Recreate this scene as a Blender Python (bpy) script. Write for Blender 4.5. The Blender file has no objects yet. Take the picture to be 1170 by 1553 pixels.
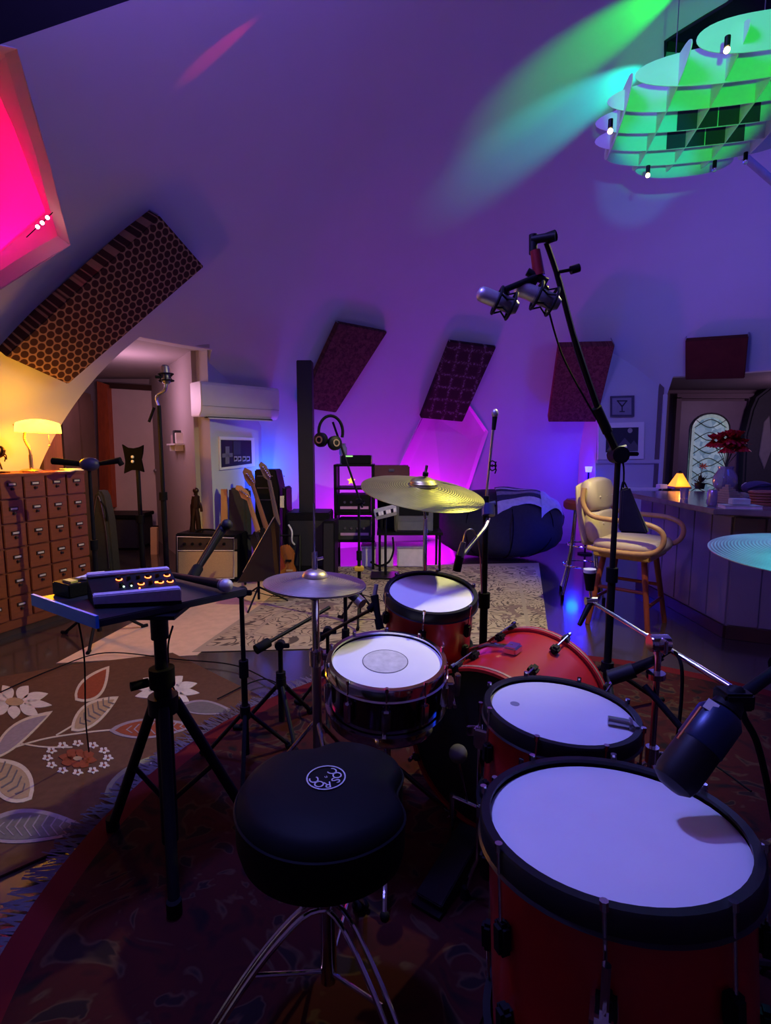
import bpy, bmesh, math, random
from mathutils import Vector, Matrix
random.seed(7)
S = bpy.context.scene
COL = S.collection
V = Vector
PI = math.pi
# ---------------------------------------------------------------- camera
FPX, TH, CAM = 800.0, math.radians(6.7), V((0, 0, 1.32))
cd = bpy.data.cameras.new('camera'); cam = bpy.data.objects.new('camera', cd); COL.objects.link(cam)
cam.location = CAM; cam.rotation_euler = (PI/2 - TH, 0, 0)
cd.sensor_fit = 'HORIZONTAL'; cd.sensor_width = 36; cd.lens = 36*FPX/1170; cd.clip_start = .02
S.camera = cam
# ---------------------------------------------------------------- world, lights, exposure
w = bpy.data.worlds.new('world'); S.world = w; w.use_nodes = True
w.node_tree.nodes['Background'].inputs[0].default_value = (.05, .04, .12, 1)
w.node_tree.nodes['Background'].inputs[1].default_value = .3
S.view_settings.view_transform = 'Standard'; S.view_settings.look = 'None'
S.view_settings.exposure = 0; S.view_settings.gamma = 1
def light(name, kind, loc, col, power, size=.1, target=None, spot=None, blend=.5):
    l = bpy.data.lights.new(name, kind); o = bpy.data.objects.new(name, l); COL.objects.link(o)
    o.location = loc; l.color = col; l.energy = power
    if kind == 'AREA': l.shape = 'DISK'; l.size = size
    else: l.shadow_soft_size = size
    if target is not None:
        o.rotation_euler = (V(target) - V(loc)).to_track_quat('-Z', 'Y').to_euler()
    if spot: l.spot_size = math.radians(spot); l.spot_blend = blend
    return o
def ray(x, y):
    u, v = (x-585)/FPX, (776.5-y)/FPX
    return V((u, math.cos(TH)+v*math.sin(TH), -math.sin(TH)+v*math.cos(TH)))
def Zp(x, y, z): d = ray(x, y); return CAM + d*((z-CAM.z)/d.z)      # pixel -> point at height z
def P(x, y, yy): d = ray(x, y); return CAM + d*(yy/d.y)             # pixel -> point at distance yy
DC, DR = V((1.5, 2.6, 0)), 4.9                                      # the dome
def Dm(x, y, off=0):
    d = ray(x, y); o = CAM-DC; a = d.dot(d); b = 2*o.dot(d); c = o.dot(o)-(DR+off)**2
    return CAM + d*((-b+math.sqrt(b*b-4*a*c))/2/a)
VIO, BLU, MAG = (.42, .22, 1), (.03, .07, 1), (.72, .0, 1)
light('violet_room_wash', 'AREA', (-.7, 1.3, 3.75), (.22, .135, 1), 88, 1.0, (1.2, 7, 2.2))  # added unseen area light, tints the far dome violet
light('violet_kit_lamp', 'SPOT', (-.65, 1.8, 3.7), (.20, .24, 1), 245, .10, (.5, 1.35, 0), 75, .8)
light('blue_room_wash', 'POINT', (3.4, 3.2, 3.0), (.0, .06, 1), 34, .5)  # added fill without a fixture, deepens the blue of the room
light('magenta_niche_lamp', 'AREA', Dm(645, 812, -.05), (.80, 0, 1), 23, .3, Dm(680, 690, .3))
light('magenta_corner_lamp', 'AREA', (-.3, 6.45, .25), (.7, 0, 1), 9, .3, (-.45, 7.2, .7))
light('magenta_floor_lamp', 'POINT', (.15, 6.35, .2), (.75, 0, 1), 7, .05)
light('blue_corner_lamp', 'POINT', (-1.25, 6.15, 1.0), (.0, .09, 1), 20, .06)
light('blue_bar_lamp', 'POINT', (2.46, 6.62, 1.0), (.0, .0, 1), 17, .05)
light('blue_stool_lamp', 'POINT', (2.0, 5.5, .35), (.0, .02, 1), 12, .06)
light('skylight_pink', 'POINT', Dm(-40, 220, 1.1), (1, .0, .06), 60, .15)
light('skylight_magenta', 'POINT', Dm(-40, 390, 1.0), (1, .0, .5), 22, .15)
light('chandelier_white', 'SPOT', (1.55, 2.85, 2.9), (1, .92, .32), 270, .03, (-.3, 3.6, 0), 94, .5)
light('entry_fill', 'POINT', (5.3, 6.4, 1.95), (.85, .5, 1), 22, .2)  # added fill, no fixture, lifts the dark entry
light('counter_fill', 'POINT', (2.95, 4.9, 2.35), (.18, .22, 1), 12, .12)  # added bluish fill over the counter, no hanging lamp there
light('alcove_fill', 'POINT', (-2.75, 5.7, 1.9), (.95, .5, .8), 16, .2)  # added fill that brightens the pale door, no lamp in the alcove
light('green_slat_fill', 'SPOT', (.05, -.25, 1.5), (.0, 1, .0), 560, .02, (1.52, 2.82, 3.15), 13, .35)  # added unseen spot behind the camera, colours the slats green
light('cyan_slat_fill', 'SPOT', (.1, -.25, 1.5), (.0, .5, 1), 260, .02, (1.62, 3.45, 3.05), 7.5, .6)  # added unseen spot behind the camera, colours the rear slats cyan
light('teal_cymbal_spot', 'SPOT', (1.75, 2.3, 2.85), (.03, .85, 1), 55, .05, (1.04, 1.24, 1.1), 13, .5)  # added spot with no fixture, turns the crash cymbal teal
def graze(name, px, back, col, power, ang, off=.12, blend=.9):
    a = Dm(*px); b = Dm(*back, -off)
    light(name, 'SPOT', b, col, power, .01, a, ang, blend)
graze('green_ceiling_spot', (925, 50), (1120, -60), (.0, 1, .0), 125, 30)
graze('cyan_ceiling_spot', (880, 160), (1040, 85), (.0, 1, .75), 85, 34)
graze('red_ceiling_streak', (330, 76), (520, -52), (1, .0, .06), 70, 6, .035, .7)
# ---------------------------------------------------------------- materials
MATS = {}
def nodes(m):
    m.use_nodes = True; nt = m.node_tree
    return nt, nt.nodes['Principled BSDF']
def mk(name, col, rough=.5, metal=0., var=.18, scale=18., emit=0., ecol=None, trans=0., coat=0., bump=0., spec=None, stretch=None, sheen=0.):
    if name in MATS: return MATS[name]
    m = bpy.data.materials.new(name); nt, b = nodes(m); N, L = nt.nodes, nt.links
    tc = N.new('ShaderNodeTexCoord'); nz = N.new('ShaderNodeTexNoise'); nz.inputs['Scale'].default_value = scale; nz.inputs['Detail'].default_value = 5
    if stretch:
        mp = N.new('ShaderNodeMapping'); mp.inputs['Scale'].default_value = stretch; L.new(tc.outputs['Object'], mp.inputs[0]); L.new(mp.outputs[0], nz.inputs['Vector'])
    else: L.new(tc.outputs['Object'], nz.inputs['Vector'])
    mx = N.new('ShaderNodeMix'); mx.data_type = 'RGBA'
    mx.inputs[6].default_value = (*[c*(1-var) for c in col], 1); mx.inputs[7].default_value = (*[min(1, c*(1+var)) for c in col], 1)
    L.new(nz.outputs[0], mx.inputs[0]); L.new(mx.outputs[2], b.inputs['Base Color'])
    b.inputs['Roughness'].default_value = rough; b.inputs['Metallic'].default_value = metal
    if spec is not None: b.inputs['Specular IOR Level'].default_value = spec
    if emit: b.inputs['Emission Color'].default_value = (*(ecol or col), 1); b.inputs['Emission Strength'].default_value = emit
    if trans: b.inputs['Transmission Weight'].default_value = trans
    if coat: b.inputs['Coat Weight'].default_value = coat; b.inputs['Coat Roughness'].default_value = .1
    if sheen: b.inputs['Sheen Weight'].default_value = sheen
    if bump:
        bp = N.new('ShaderNodeBump'); bp.inputs['Strength'].default_value = bump; bp.inputs['Distance'].default_value = .01
        L.new(nz.outputs[0], bp.inputs['Height']); L.new(bp.outputs[0], b.inputs['Normal'])
    MATS[name] = m; return m
black = mk('black_metal', (.006, .006, .008), .5, .0, spec=.16)
rubber = mk('black_rubber', (.006, .006, .007), .75, spec=.1)
chrome = mk('chrome', (.75, .75, .78), .12, 1., .05)
steel = mk('satin_steel', (.45, .45, .47), .3, 1., .08)
white = mk('white_wall_paint', (.55, .54, .57), .85, 0, .04, 3)
redl = mk('red_satin_lacquer', (.36, .012, .014), .32, .0, .12, 5, coat=.35)
headm = mk('coated_drum_head', (.78, .77, .74), .6, 0, .07, 9, bump=.05)
brass = mk('bronze_cymbal', (.62, .50, .22), .28, 1., .12, 30)
vinyl = mk('black_vinyl', (.004, .004, .006), .6, 0, .2, 60, spec=.12)
wood = mk('oak_wood', (.30, .13, .04), .5, 0, .35, 6, stretch=(1, 1, 9))
darkwood = mk('dark_wood', (.05, .022, .012), .5, 0, .35, 7, stretch=(1, 6, 1))
honey = mk('honey_maple', (.50, .27, .11), .38, 0, .2, 8, stretch=(6, 6, 1))
redwood = mk('red_brown_wood', (.22, .04, .015), .45, 0, .3, 8, stretch=(4, 4, 1))
cream = mk('cream_leather', (.55, .42, .30), .45, 0, .12, 8)
glass = mk('clear_glass', (.9, .92, .95), .03, 0, .02, trans=1.)
paper = mk('white_paper', (.75, .72, .66), .7)
darkgrey = mk('dark_grey_cloth', (.028, .028, .032), .9, 0, .3, 30)
whitepl = mk('white_plastic', (.78, .77, .75), .35, 0, .04)
# ---------------------------------------------------------------- mesh builder
class MB:
    def __init__(s, M=None): s.bm = bmesh.new(); s.M = M or Matrix(); s.uv = False
    def v(s, p): return s.bm.verts.new(s.M @ V(p))
    def f(s, vs):
        try: return s.bm.faces.new(vs)
        except ValueError: return None
    def hull(s, a, b, cap=True):
        A = [s.v(p) for p in a]; B = [s.v(p) for p in b]; n = len(A)
        for i in range(n): s.f((A[i], A[(i+1) % n], B[(i+1) % n], B[i]))
        if cap: s.f(A[::-1]); s.f(B)
        return s
    def box(s, c, d, R=None):
        c = V(c); R = R or Matrix.Identity(3); x, y, z = [q/2 for q in d]
        lo = [c + R @ V(p) for p in ((-x, -y, -z), (x, -y, -z), (x, y, -z), (-x, y, -z))]
        hi = [c + R @ V(p) for p in ((-x, -y, z), (x, -y, z), (x, y, z), (-x, y, z))]
        return s.hull(lo, hi)
    def prism(s, pts, vec): return s.hull([V(p) for p in pts], [V(p)+V(vec) for p in pts])
    def ring(s, c, ax, r, n, ph=0):
        ax = V(ax).normalized(); q = V((0, 0, 1)).rotation_difference(ax) if ax.z > -.9999 else Matrix.Rotation(PI, 3, 'X').to_quaternion()
        return [V(c) + q @ V((r*math.cos(ph+2*PI*i/n), r*math.sin(ph+2*PI*i/n), 0)) for i in range(n)]
    def cyl(s, a, b, r, r2=None, n=14):
        a, b = V(a), V(b); ax = b-a
        return s.hull(s.ring(a, ax, r, n), s.ring(b, ax, r if r2 is None else r2, n))
    def tube(s, pts, r, n=8, closed=False):
        pts = [V(p) for p in pts]; rs = r if isinstance(r, (list, tuple)) else [r]*len(pts); rows = []; m = len(pts); up = None
        for i in range(m):
            if closed: t = pts[(i+1) % m]-pts[i-1]
            else: t = pts[min(i+1, m-1)]-pts[max(i-1, 0)]
            t = t.normalized() if t.length > 1e-9 else V((0, 0, 1))
            if up is None: up = V((0, 0, 1)) if abs(t.z) < .9 else V((1, 0, 0))
            x = (up - t*up.dot(t)); x = x.normalized() if x.length > 1e-6 else t.orthogonal().normalized(); up = x; y = t.cross(x)
            rows.append([s.v(pts[i] + x*rs[i]*math.cos(2*PI*k/n) + y*rs[i]*math.sin(2*PI*k/n)) for k in range(n)])
        for i in range(m if closed else m-1):
            A, B = rows[i], rows[(i+1) % m]
            for k in range(n): s.f((A[k], A[(k+1) % n], B[(k+1) % n], B[k]))
        if not closed: s.f(rows[0][::-1]); s.f(rows[-1])
        return s
    def lathe(s, prof, c=(0, 0, 0), ax=(0, 0, 1), n=32, closed=False):
        c = V(c); ax = V(ax).normalized(); rows = []
        for r, z in prof:
            if r < 1e-6: rows.append([s.v(c+ax*z)])
            else: rows.append([s.v(p) for p in s.ring(c+ax*z, ax, r, n)])
        m = len(rows)
        for i in range(m if closed else m-1):
            A, B = rows[i], rows[(i+1) % m]
            for k in range(n):
                a, b, c2, d = A[k % len(A)], A[(k+1) % len(A)], B[(k+1) % len(B)], B[k % len(B)]
                vs = []
                for q in (a, b, c2, d):
                    if q not in vs: vs.append(q)
                if len(vs) > 2: s.f(vs)
        return s
    def sph(s, c, r, sc=(1, 1, 1), n=16, R=None):
        c = V(c); R = R or Matrix.Identity(3); rows = []; m = max(6, n//2)
        for i in range(m+1):
            a = PI*i/m; k = 1 if i in (0, m) else n
            rows.append([s.v(c + R @ V((r*sc[0]*math.sin(a)*math.cos(2*PI*j/n), r*sc[1]*math.sin(a)*math.sin(2*PI*j/n), r*sc[2]*math.cos(a)))) for j in range(k)])
        for i in range(m):
            A, B = rows[i], rows[i+1]
            for j in range(n):
                if len(A) == 1: s.f((A[0], B[j], B[(j+1) % n]))
                elif len(B) == 1: s.f((A[j], B[0], A[(j+1) % n]))
                else: s.f((A[j], B[j], B[(j+1) % n], A[(j+1) % n]))
        return s
    def build(s, name, mat, parent=None, bevel=0, smooth=True, uvf=None, kind=None, label=None, ang=40):
        bmesh.ops.recalc_face_normals(s.bm, faces=s.bm.faces)
        if bevel: bmesh.ops.bevel(s.bm, geom=[e for e in s.bm.edges if len(e.link_faces) == 2 and e.calc_face_angle(0) > .6], offset=bevel, segments=2, affect='EDGES', clamp_overlap=True)
        if uvf:
            uv = s.bm.loops.layers.uv.new('UVMap')
            for f in s.bm.faces:
                for l in f.loops: l[uv].uv = uvf(l.vert.co)
        base = root_loc(parent) if parent else V((0, 0, 0))
        if base.length: bmesh.ops.translate(s.bm, verts=s.bm.verts, vec=-base)
        me = bpy.data.meshes.new(name); s.bm.to_mesh(me); s.bm.free()
        if smooth:
            me.shade_smooth(); me.set_sharp_from_angle(angle=math.radians(ang))
        me.materials.append(mat)
        o = bpy.data.objects.new(name, me); COL.objects.link(o); o.parent = parent
        if kind: o['kind'] = kind
        if label: o['label'] = label
        return o
def root_loc(o):
    l = V((0, 0, 0))
    while o: l = l + o.location; o = o.parent
    return l
def thing(name, label, cat, loc=(0, 0, 0), group=None):
    o = bpy.data.objects.new(name, None); COL.objects.link(o); o.location = loc; o.empty_display_size = .05
    o['label'] = label; o['category'] = cat
    if group: o['group'] = group
    return o
def tag(o, label, cat, group=None, recenter=True):
    o['label'] = label; o['category'] = cat
    if group: o['group'] = group
    if recenter and o.type == 'MESH' and not o.location.length:
        vs = [v.co for v in o.data.vertices]; c = V(((min(v.x for v in vs)+max(v.x for v in vs))/2, (min(v.y for v in vs)+max(v.y for v in vs))/2, min(v.z for v in vs)))
        o.data.transform(Matrix.Translation(-c)); o.location = c
    return o
def struct(o): o['kind'] = 'structure'; return o
def frame(c, z, x=None):           # matrix with local z along z
    z = V(z).normalized(); x = V(x) if x is not None else (V((1, 0, 0)) if abs(z.x) < .9 else V((0, 1, 0)))
    x = (x - z*x.dot(z)).normalized(); y = z.cross(x)
    return Matrix.Translation(V(c)) @ Matrix((x, y, z)).transposed().to_4x4()
def rz(a): return Matrix.Rotation(a, 3, 'Z')
def arc(pts, k=6):                  # Catmull-Rom through the points
    pts = [V(p) for p in pts]; out = []
    for i in range(len(pts)-1):
        p0, p1, p2, p3 = pts[max(i-1, 0)], pts[i], pts[i+1], pts[min(i+2, len(pts)-1)]
        for j in range(k):
            t = j/k; out.append(.5*((2*p1)+(p2-p0)*t+(2*p0-5*p1+4*p2-p3)*t*t+(3*p1-p0-3*p2+p3)*t**3))
    return out+[pts[-1]]
def text_mesh(mb, s, size, M, depth=.001):
    cu = bpy.data.curves.new('t', 'FONT'); cu.body = s; cu.size = size; cu.extrude = depth/2; cu.align_x = 'CENTER'; cu.align_y = 'CENTER'; cu.resolution_u = 3
    o = bpy.data.objects.new('t', cu); COL.objects.link(o)
    me = bpy.data.meshes.new_from_object(o.evaluated_get(bpy.context.evaluated_depsgraph_get()))
    me.transform(M); mb.bm.from_mesh(me); bpy.data.objects.remove(o); bpy.data.curves.remove(cu); bpy.data.meshes.remove(me)
# ================================================================ SETTING
floorm = mk('dark_floor', (.045, .032, .026), .2, 0, .3, 4, stretch=(1, 8, 1), spec=1., coat=.6)
struct(MB().box((1, 3, -.05), (14, 14, .1)).build('floor', floorm, smooth=False))
# dome shell with openings cut through it
ico = bmesh.new(); bmesh.ops.create_icosphere(ico, subdivisions=6, radius=DR)
bmesh.ops.bisect_plane(ico, geom=ico.verts[:]+ico.edges[:]+ico.faces[:], plane_co=(0, 0, -.04), plane_no=(0, 0, -1), clear_outer=True)
bmesh.ops.reverse_faces(ico, faces=ico.faces)
geo = bmesh.ops.duplicate(ico, geom=ico.verts[:]+ico.edges[:]+ico.faces[:])
outer = [g for g in geo['geom'] if isinstance(g, bmesh.types.BMVert)]; of = [g for g in geo['geom'] if isinstance(g, bmesh.types.BMFace)]
for v_ in outer: v_.co = V((v_.co.x*1.025, v_.co.y*1.025, v_.co.z*1.025 if v_.co.z > 0 else v_.co.z))
bmesh.ops.reverse_faces(ico, faces=of)
bmesh.ops.bridge_loops(ico, edges=[e for e in ico.edges if e.is_boundary])
bmesh.ops.translate(ico, verts=ico.verts, vec=DC)
bmesh.ops.recalc_face_normals(ico, faces=ico.faces)
dm = bpy.data.meshes.new('ceiling'); ico.to_mesh(dm); ico.free()
dome = bpy.data.objects.new('ceiling', dm); COL.objects.link(dome)
cutters = []
def cutter(mb):
    o = mb.build('cut', white, smooth=False); cutters.append(o)
ALC = [(-1.5, 5.25), (-4.4, 3.53), (-4.4, 8.2), (-3.56, 8.2), (-1.93, 5.6)]
cutter(MB().prism([(x, y, -1) for x, y in ALC], (0, 0, 3.32)))
cutter(MB().prism([(3.47, 5, -1), (7.6, 5, -1), (7.6, 8.6, -1), (3.47, 8.6, -1)], (0, 0, 3.2)))
niches = []
def niche(name, po, pi, depth, mat, back=True):
    a = [Dm(*q, -.003) for q in po]; b = [Dm(*q, depth) for q in pi]
    n = sum(((p-DC).normalized() for p in a), V())/len(a); n.normalize()
    cutter(MB().hull([p-n*.25 for p in a], [p+n*.3 for p in a]))
    mb = MB(); A = [mb.v(p) for p in a]; A = A; B = [mb.v(p) for p in b]; m = len(A)
    O = [mb.v(p+n*.02) for p in b]; OA = [mb.v(p+n*.02+(p-sum(a, V())/m).normalized()*.02) for p in a]
    for i in range(m):
        j = (i+1) % m; mb.f((A[i], A[j], B[j], B[i])); mb.f((OA[i], OA[j], O[j], O[i])); mb.f((A[i], A[j], OA[j], OA[i]))
    if back: mb.f(B); mb.f(O)
    else:
        for i in range(m): mb.f((B[i], B[(i+1) % m], O[(i+1) % m], O[i]))
    return mb.build(name, mat, smooth=False)
NI = []
def ramp_(nt):
    n = nt.nodes.new('ShaderNodeTexNoise'); n.inputs['Scale'].default_value = 2; r = nt.nodes.new('ShaderNodeValToRGB'); r.color_ramp.elements[0].color = (.8, .8, .8, 1); r.color_ramp.elements[1].color = (.9, .9, .9, 1); nt.links.new(n.outputs[0], r.inputs[0]); return r.outputs[0]
NI.append(niche('wall_niche', [(545, 840), (599, 722), (640, 632), (655, 600), (704, 602), (741, 655), (716, 730), (680, 835)], [(545, 838), (599, 720), (640, 634), (656, 604), (702, 606), (735, 656), (712, 730), (680, 833)], .32, white))
SKI = [(-130, 90), (-18, 105), (24, 200), (70, 322), (0, 384), (-120, 450)]
sk = niche('window_1', [(-150, 40), (26, 74), (76, 250), (107, 372), (0, 440), (-150, 520)], SKI, .5, white, False)
sk2 = niche('window_2', [(1008, 96), (1008, 62), (1102, 4), (1180, -60), (1330, -40), (1330, 60), (1180, 120)], [(1012, 94), (1012, 64), (1104, 8), (1180, -54), (1322, -36), (1322, 58), (1180, 116)], .14, mk('skylight_frame', (.02, .02, .025), .6))
for o in (*NI, sk, sk2): struct(o)
trm = bpy.data.materials.new('frosted_pane'); tnt, tb_ = nodes(trm); ttr = tnt.nodes.new('ShaderNodeBsdfTranslucent'); tnt.links.new(ramp_(tnt), ttr.inputs[0]); tnt.links.new(ttr.outputs[0], tnt.nodes['Material Output'].inputs[0])
MB().prism([Dm(*q, .495) for q in SKI], (-.004, 0, .003)).build('pane', trm, sk, smooth=False)
night = mk('night_glass', (.006, .008, .012), .08, 0, .1, 3)
MB().prism([Dm(*q, .125) for q in [(1012, 94), (1012, 64), (1104, 8), (1180, -54), (1322, -36), (1322, 58), (1180, 116)]], (0, 0, .01)).build('pane', night, sk2)
for c in cutters:
    md = dome.modifiers.new('b', 'BOOLEAN'); md.object = c; md.operation = 'DIFFERENCE'; md.solver = 'EXACT'
dg = bpy.context.evaluated_depsgraph_get()
nm = bpy.data.meshes.new_from_object(dome.evaluated_get(dg)); dome.modifiers.clear(); dome.data = nm; nm.name = 'ceiling'
for c in cutters: bpy.data.objects.remove(c)
nm.materials.clear(); nm.materials.append(white); nm.shade_smooth(); nm.set_sharp_from_angle(angle=math.radians(25)); struct(dome)
# left alcove with the pale door
alc = mk('alcove_paint', (.40, .34, .33), .85, 0, .06, 3)
def wallseg(name, a, b, z1, mat, t=.08, z0=0):
    a, b = V((*a, z0)), V((*b, z0)); n = V((-(b-a).y, (b-a).x, 0)).normalized()*t
    return struct(MB().prism([a, b, b+n, a+n], (0, 0, z1-z0)).build(name, mat, smooth=False))
wallseg('wall_alcove_back', (-4.5, 7.72), (-3.2, 7.72), 2.4, alc)
wallseg('wall_alcove_right', (-3.33, 7.78), (-1.93, 5.60), 2.4, alc, -.08)
wallseg('wall_alcove_left', (-4.42, 7.8), (-4.42, 3.9), 2.4, alc)
struct(MB().prism([(x, y, 2.33) for x, y in [(-2.55, 4.66), (-4.5, 3.5), (-4.5, 7.9), (-3.3, 7.9), (-1.85, 5.62), (-1.75, 5.4)]], (0, 0, .08)).build('ceiling_alcove', alc, smooth=False))
dr = struct(bpy.data.objects.new('door_1', None)); COL.objects.link(dr); dr.location = P(205, 800, 7.6)
yq = 7.62
def slab(px, y, t, name, mat, parent, **k): return MB().prism([P(*q, y) for q in px], (0, t, 0)).build(name, mat, parent, smooth=False, **k)
slab([(162, 587), (233, 592), (244, 800), (170, 806)], yq, .05, 'door_slab', mk('pale_door_paint', (.80, .70, .64), .7, 0, .1, 4), dr)
slab([(156, 580), (239, 585), (238, 593), (156, 588)], yq-.05, .1, 'head_jamb', darkwood, dr)
slab([(232, 586), (240, 586), (252, 806), (243, 806)], yq-.05, .1, 'jamb', darkwood, dr)
slab([(166, 800), (250, 797), (251, 804), (167, 808)], yq-.05, .1, 'sill', darkwood, dr)
slab([(147, 578), (162, 583), (171, 770), (152, 770)], yq-.12, .12, 'jamb', mk('orange_jamb', (.50, .10, .03), .5, 0, .4, 9, stretch=(4, 4, 1)), dr)
MB().sph(P(236, 714, yq-.06), .03).build('door_knob', steel, dr)
# pillar carrying the air conditioner
struct(MB().prism([(-1.955, 5.58, 0), (-1.80, 5.47, 0), (-1.44, 6.18, 0), (-1.6, 6.3, 0)], (0, 0, 2.6)).build('wall_pillar', white, smooth=False))
# white partition with the pictures, entry with the front door
pw = struct(MB().prism([(2.63, 6.62, 0), (3.46, 6.62, 0), (3.46, 7.2, 0), (2.63, 7.2, 0)], (0, 0, 2.5)).build('wall_partition', white, smooth=False))
struct(MB().box((3.05, 6.605, P(950, 700, 6.6).z), (.83, .03, .05)).build('trim_1', white, bevel=.006))
struct(MB().box((3.435, 6.60, 1.0), (.05, .04, 2.0)).build('trim_2', white, bevel=.006))
struct(MB().box((3.40, 6.612, 1.27), (.012, .02, 1.1)).build('trim_3', darkwood))
struct(MB().box((3.05, 6.60, P(950, 742, 6.6).z), (.83, .04, .045)).build('trim_4', whitepl, bevel=.006))
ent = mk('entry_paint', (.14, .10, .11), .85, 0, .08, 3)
wallseg('wall_entry_back', (3.4, 8.0), (7.7, 8.0), 2.3, ent)
wallseg('wall_entry_left', (3.42, 8.1), (3.42, 6.6), 2.3, ent, -.06)
wallseg('wall_entry_right', (7.6, 4.8), (7.6, 8.1), 2.3, ent)
ea = [math.atan2(y_, x_) for x_, y_ in ((1.97, 3.93), (3.9, 2.05))]; ep = [(1.5+4.40*math.cos(ea[0]+(ea[1]-ea[0])*i/14), 2.6+4.40*math.sin(ea[0]+(ea[1]-ea[0])*i/14)) for i in range(15)]
struct(MB().prism([(x_, y_, 2.205) for x_, y_ in ep+[(7.7, 4.6), (7.7, 8.1), (3.4, 8.1)]], (0, 0, .08)).build('ceiling_entry', ent, smooth=False))
d2 = struct(bpy.data.objects.new('door_2', None)); COL.objects.link(d2); d2.location = (4.86, 7.96, 0)
doorm = mk('dark_front_door', (.13, .09, .12), .5, 0, .2, 6)
MB().box((4.86, 7.96, 1.02), (.98, .05, 2.04)).build('door_slab', doorm, d2, bevel=.006)
for x in (4.33, 5.39): MB().box((x, 7.95, 1.04), (.07, .09, 2.1)).build('jamb', ent, d2)
MB().box((4.86, 7.95, 2.11), (1.13, .09, .07)).build('head_jamb', ent, d2)
ga = P(1046, 690, 7.92); gb = P(1104, 690, 7.92); gw = (gb.x-ga.x)/2; gx = (ga.x+gb.x)/2; zt = P(1075, 627, 7.92).z
def archp(w, z0, top, y, n=14): return [(gx-w, y, z0), (gx+w, y, z0)]+[(gx+w*math.cos(PI*i/n), y, top-w*.8+w*.8*math.sin(PI*i/n)) for i in range(n+1)]
gm = bpy.data.materials.new('leaded_glass'); gnt, gb_ = nodes(gm)
_v = gnt.nodes.new('ShaderNodeTexVoronoi'); _v.inputs['Scale'].default_value = 16; _cr = gnt.nodes.new('ShaderNodeValToRGB')
_cr.color_ramp.elements[0].color = (.10, .22, .30, 1); _cr.color_ramp.elements[1].color = (.45, .62, .62, 1)
_tc = gnt.nodes.new('ShaderNodeTexCoord'); gnt.links.new(_tc.outputs['Object'], _v.inputs['Vector']); gnt.links.new(_v.outputs['Color'], _cr.inputs[0]); gnt.links.new(_cr.outputs[0], gb_.inputs['Base Color'])
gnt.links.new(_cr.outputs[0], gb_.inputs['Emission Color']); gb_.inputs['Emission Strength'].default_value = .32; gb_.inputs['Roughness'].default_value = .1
gp = MB().prism(archp(gw, .55, zt, 7.93), (0, .01, 0)).build('pane', gm, d2, smooth=False)
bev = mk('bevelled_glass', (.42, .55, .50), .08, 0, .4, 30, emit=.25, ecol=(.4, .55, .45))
o_, i_ = archp(gw, .55, zt, 7.925), archp(gw-.06, .61, zt-.06, 7.925)
for i in range(len(o_)):
    j = (i+1) % len(o_); MB().prism([o_[i], o_[j], i_[j], i_[i]], (0, -.012, 0)).build('bevel_piece', bev, gp, bevel=.003)
lead = mk('lead_came', (.02, .02, .022), .5, .6)
MB().tube([V(q)+V((0, -.012, 0)) for q in o_], .012, 6, True).build('lead_came', lead, gp)
for k in range(6):
    z = .7+k*.19; MB().tube(arc([(gx-gw+.05, 7.915, z), (gx, 7.915, z+.12), (gx+gw-.05, 7.915, z)], 5), .006, 6).build('lead_came', lead, gp)
    MB().tube(arc([(gx-gw+.05, 7.915, z+.12), (gx, 7.915, z), (gx+gw-.05, 7.915, z+.12)], 5), .006, 6).build('lead_came', lead, gp)
# dark roof beam overhead
bA = [P(-160, -60, 2.0), P(-160, 122, 2.0), P(-160, 122, 2.2)+V((0, .1, .25)), P(-160, -60, 2.2)+V((0, .1, .25))]; bB = [P(470, -250, 2.35), P(470, -93, 2.35), P(470, -93, 2.55)+V((0, .1, .25)), P(470, -250, 2.55)+V((0, .1, .25))]; bD = (bB[0]+bB[1]-bA[0]-bA[1])/2
struct(MB().hull([q_-bD*.62 for q_ in bA], [q_+bD*1.3 for q_ in bB]).build('trim_5', mk('dark_beam', (.004, .004, .005), .9, spec=.05), smooth=False))
# ---------------------------------------------------------------- rugs
def uvmat(name, fn, rough=.95):
    m = bpy.data.materials.new(name); nt, b = nodes(m); b.inputs['Roughness'].default_value = rough; b.inputs['Specular IOR Level'].default_value = .15
    uv = nt.nodes.new('ShaderNodeUVMap'); c = fn(nt, uv.outputs[0]); nt.links.new(c, b.inputs['Base Color']); return m
def ramp(nt, fac, stops, const=False):
    r = nt.nodes.new('ShaderNodeValToRGB'); e = r.color_ramp.elements
    if const: r.color_ramp.interpolation = 'CONSTANT'
    while len(e) < len(stops): e.new(.5)
    for q, (p, c) in zip(e, stops): q.position = p; q.color = (*c, 1)
    nt.links.new(fac, r.inputs[0]); return r.outputs[0]
def mth(nt, op, a, b=None, c=None):
    n = nt.nodes.new('ShaderNodeMath'); n.operation = op
    for i, q in enumerate((a, b, c)):
        if q is None: continue
        if isinstance(q, (int, float)): n.inputs[i].default_value = q
        else: nt.links.new(q, n.inputs[i])
    return n.outputs[0]
def noise(nt, vec, scale, det=4, dist=0):
    n = nt.nodes.new('ShaderNodeTexNoise'); n.inputs['Scale'].default_value = scale; n.inputs['Detail'].default_value = det; n.inputs['Distortion'].default_value = dist
    nt.links.new(vec, n.inputs['Vector']); return n.outputs[0]
def mixc(nt, fac, a, b):
    m = nt.nodes.new('ShaderNodeMix'); m.data_type = 'RGBA'; nt.links.new(fac, m.inputs[0])
    for i, q in ((6, a), (7, b)):
        if isinstance(q, tuple): m.inputs[i].default_value = (*q, 1)
        else: nt.links.new(q, m.inputs[i])
    return m.outputs[2]
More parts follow.
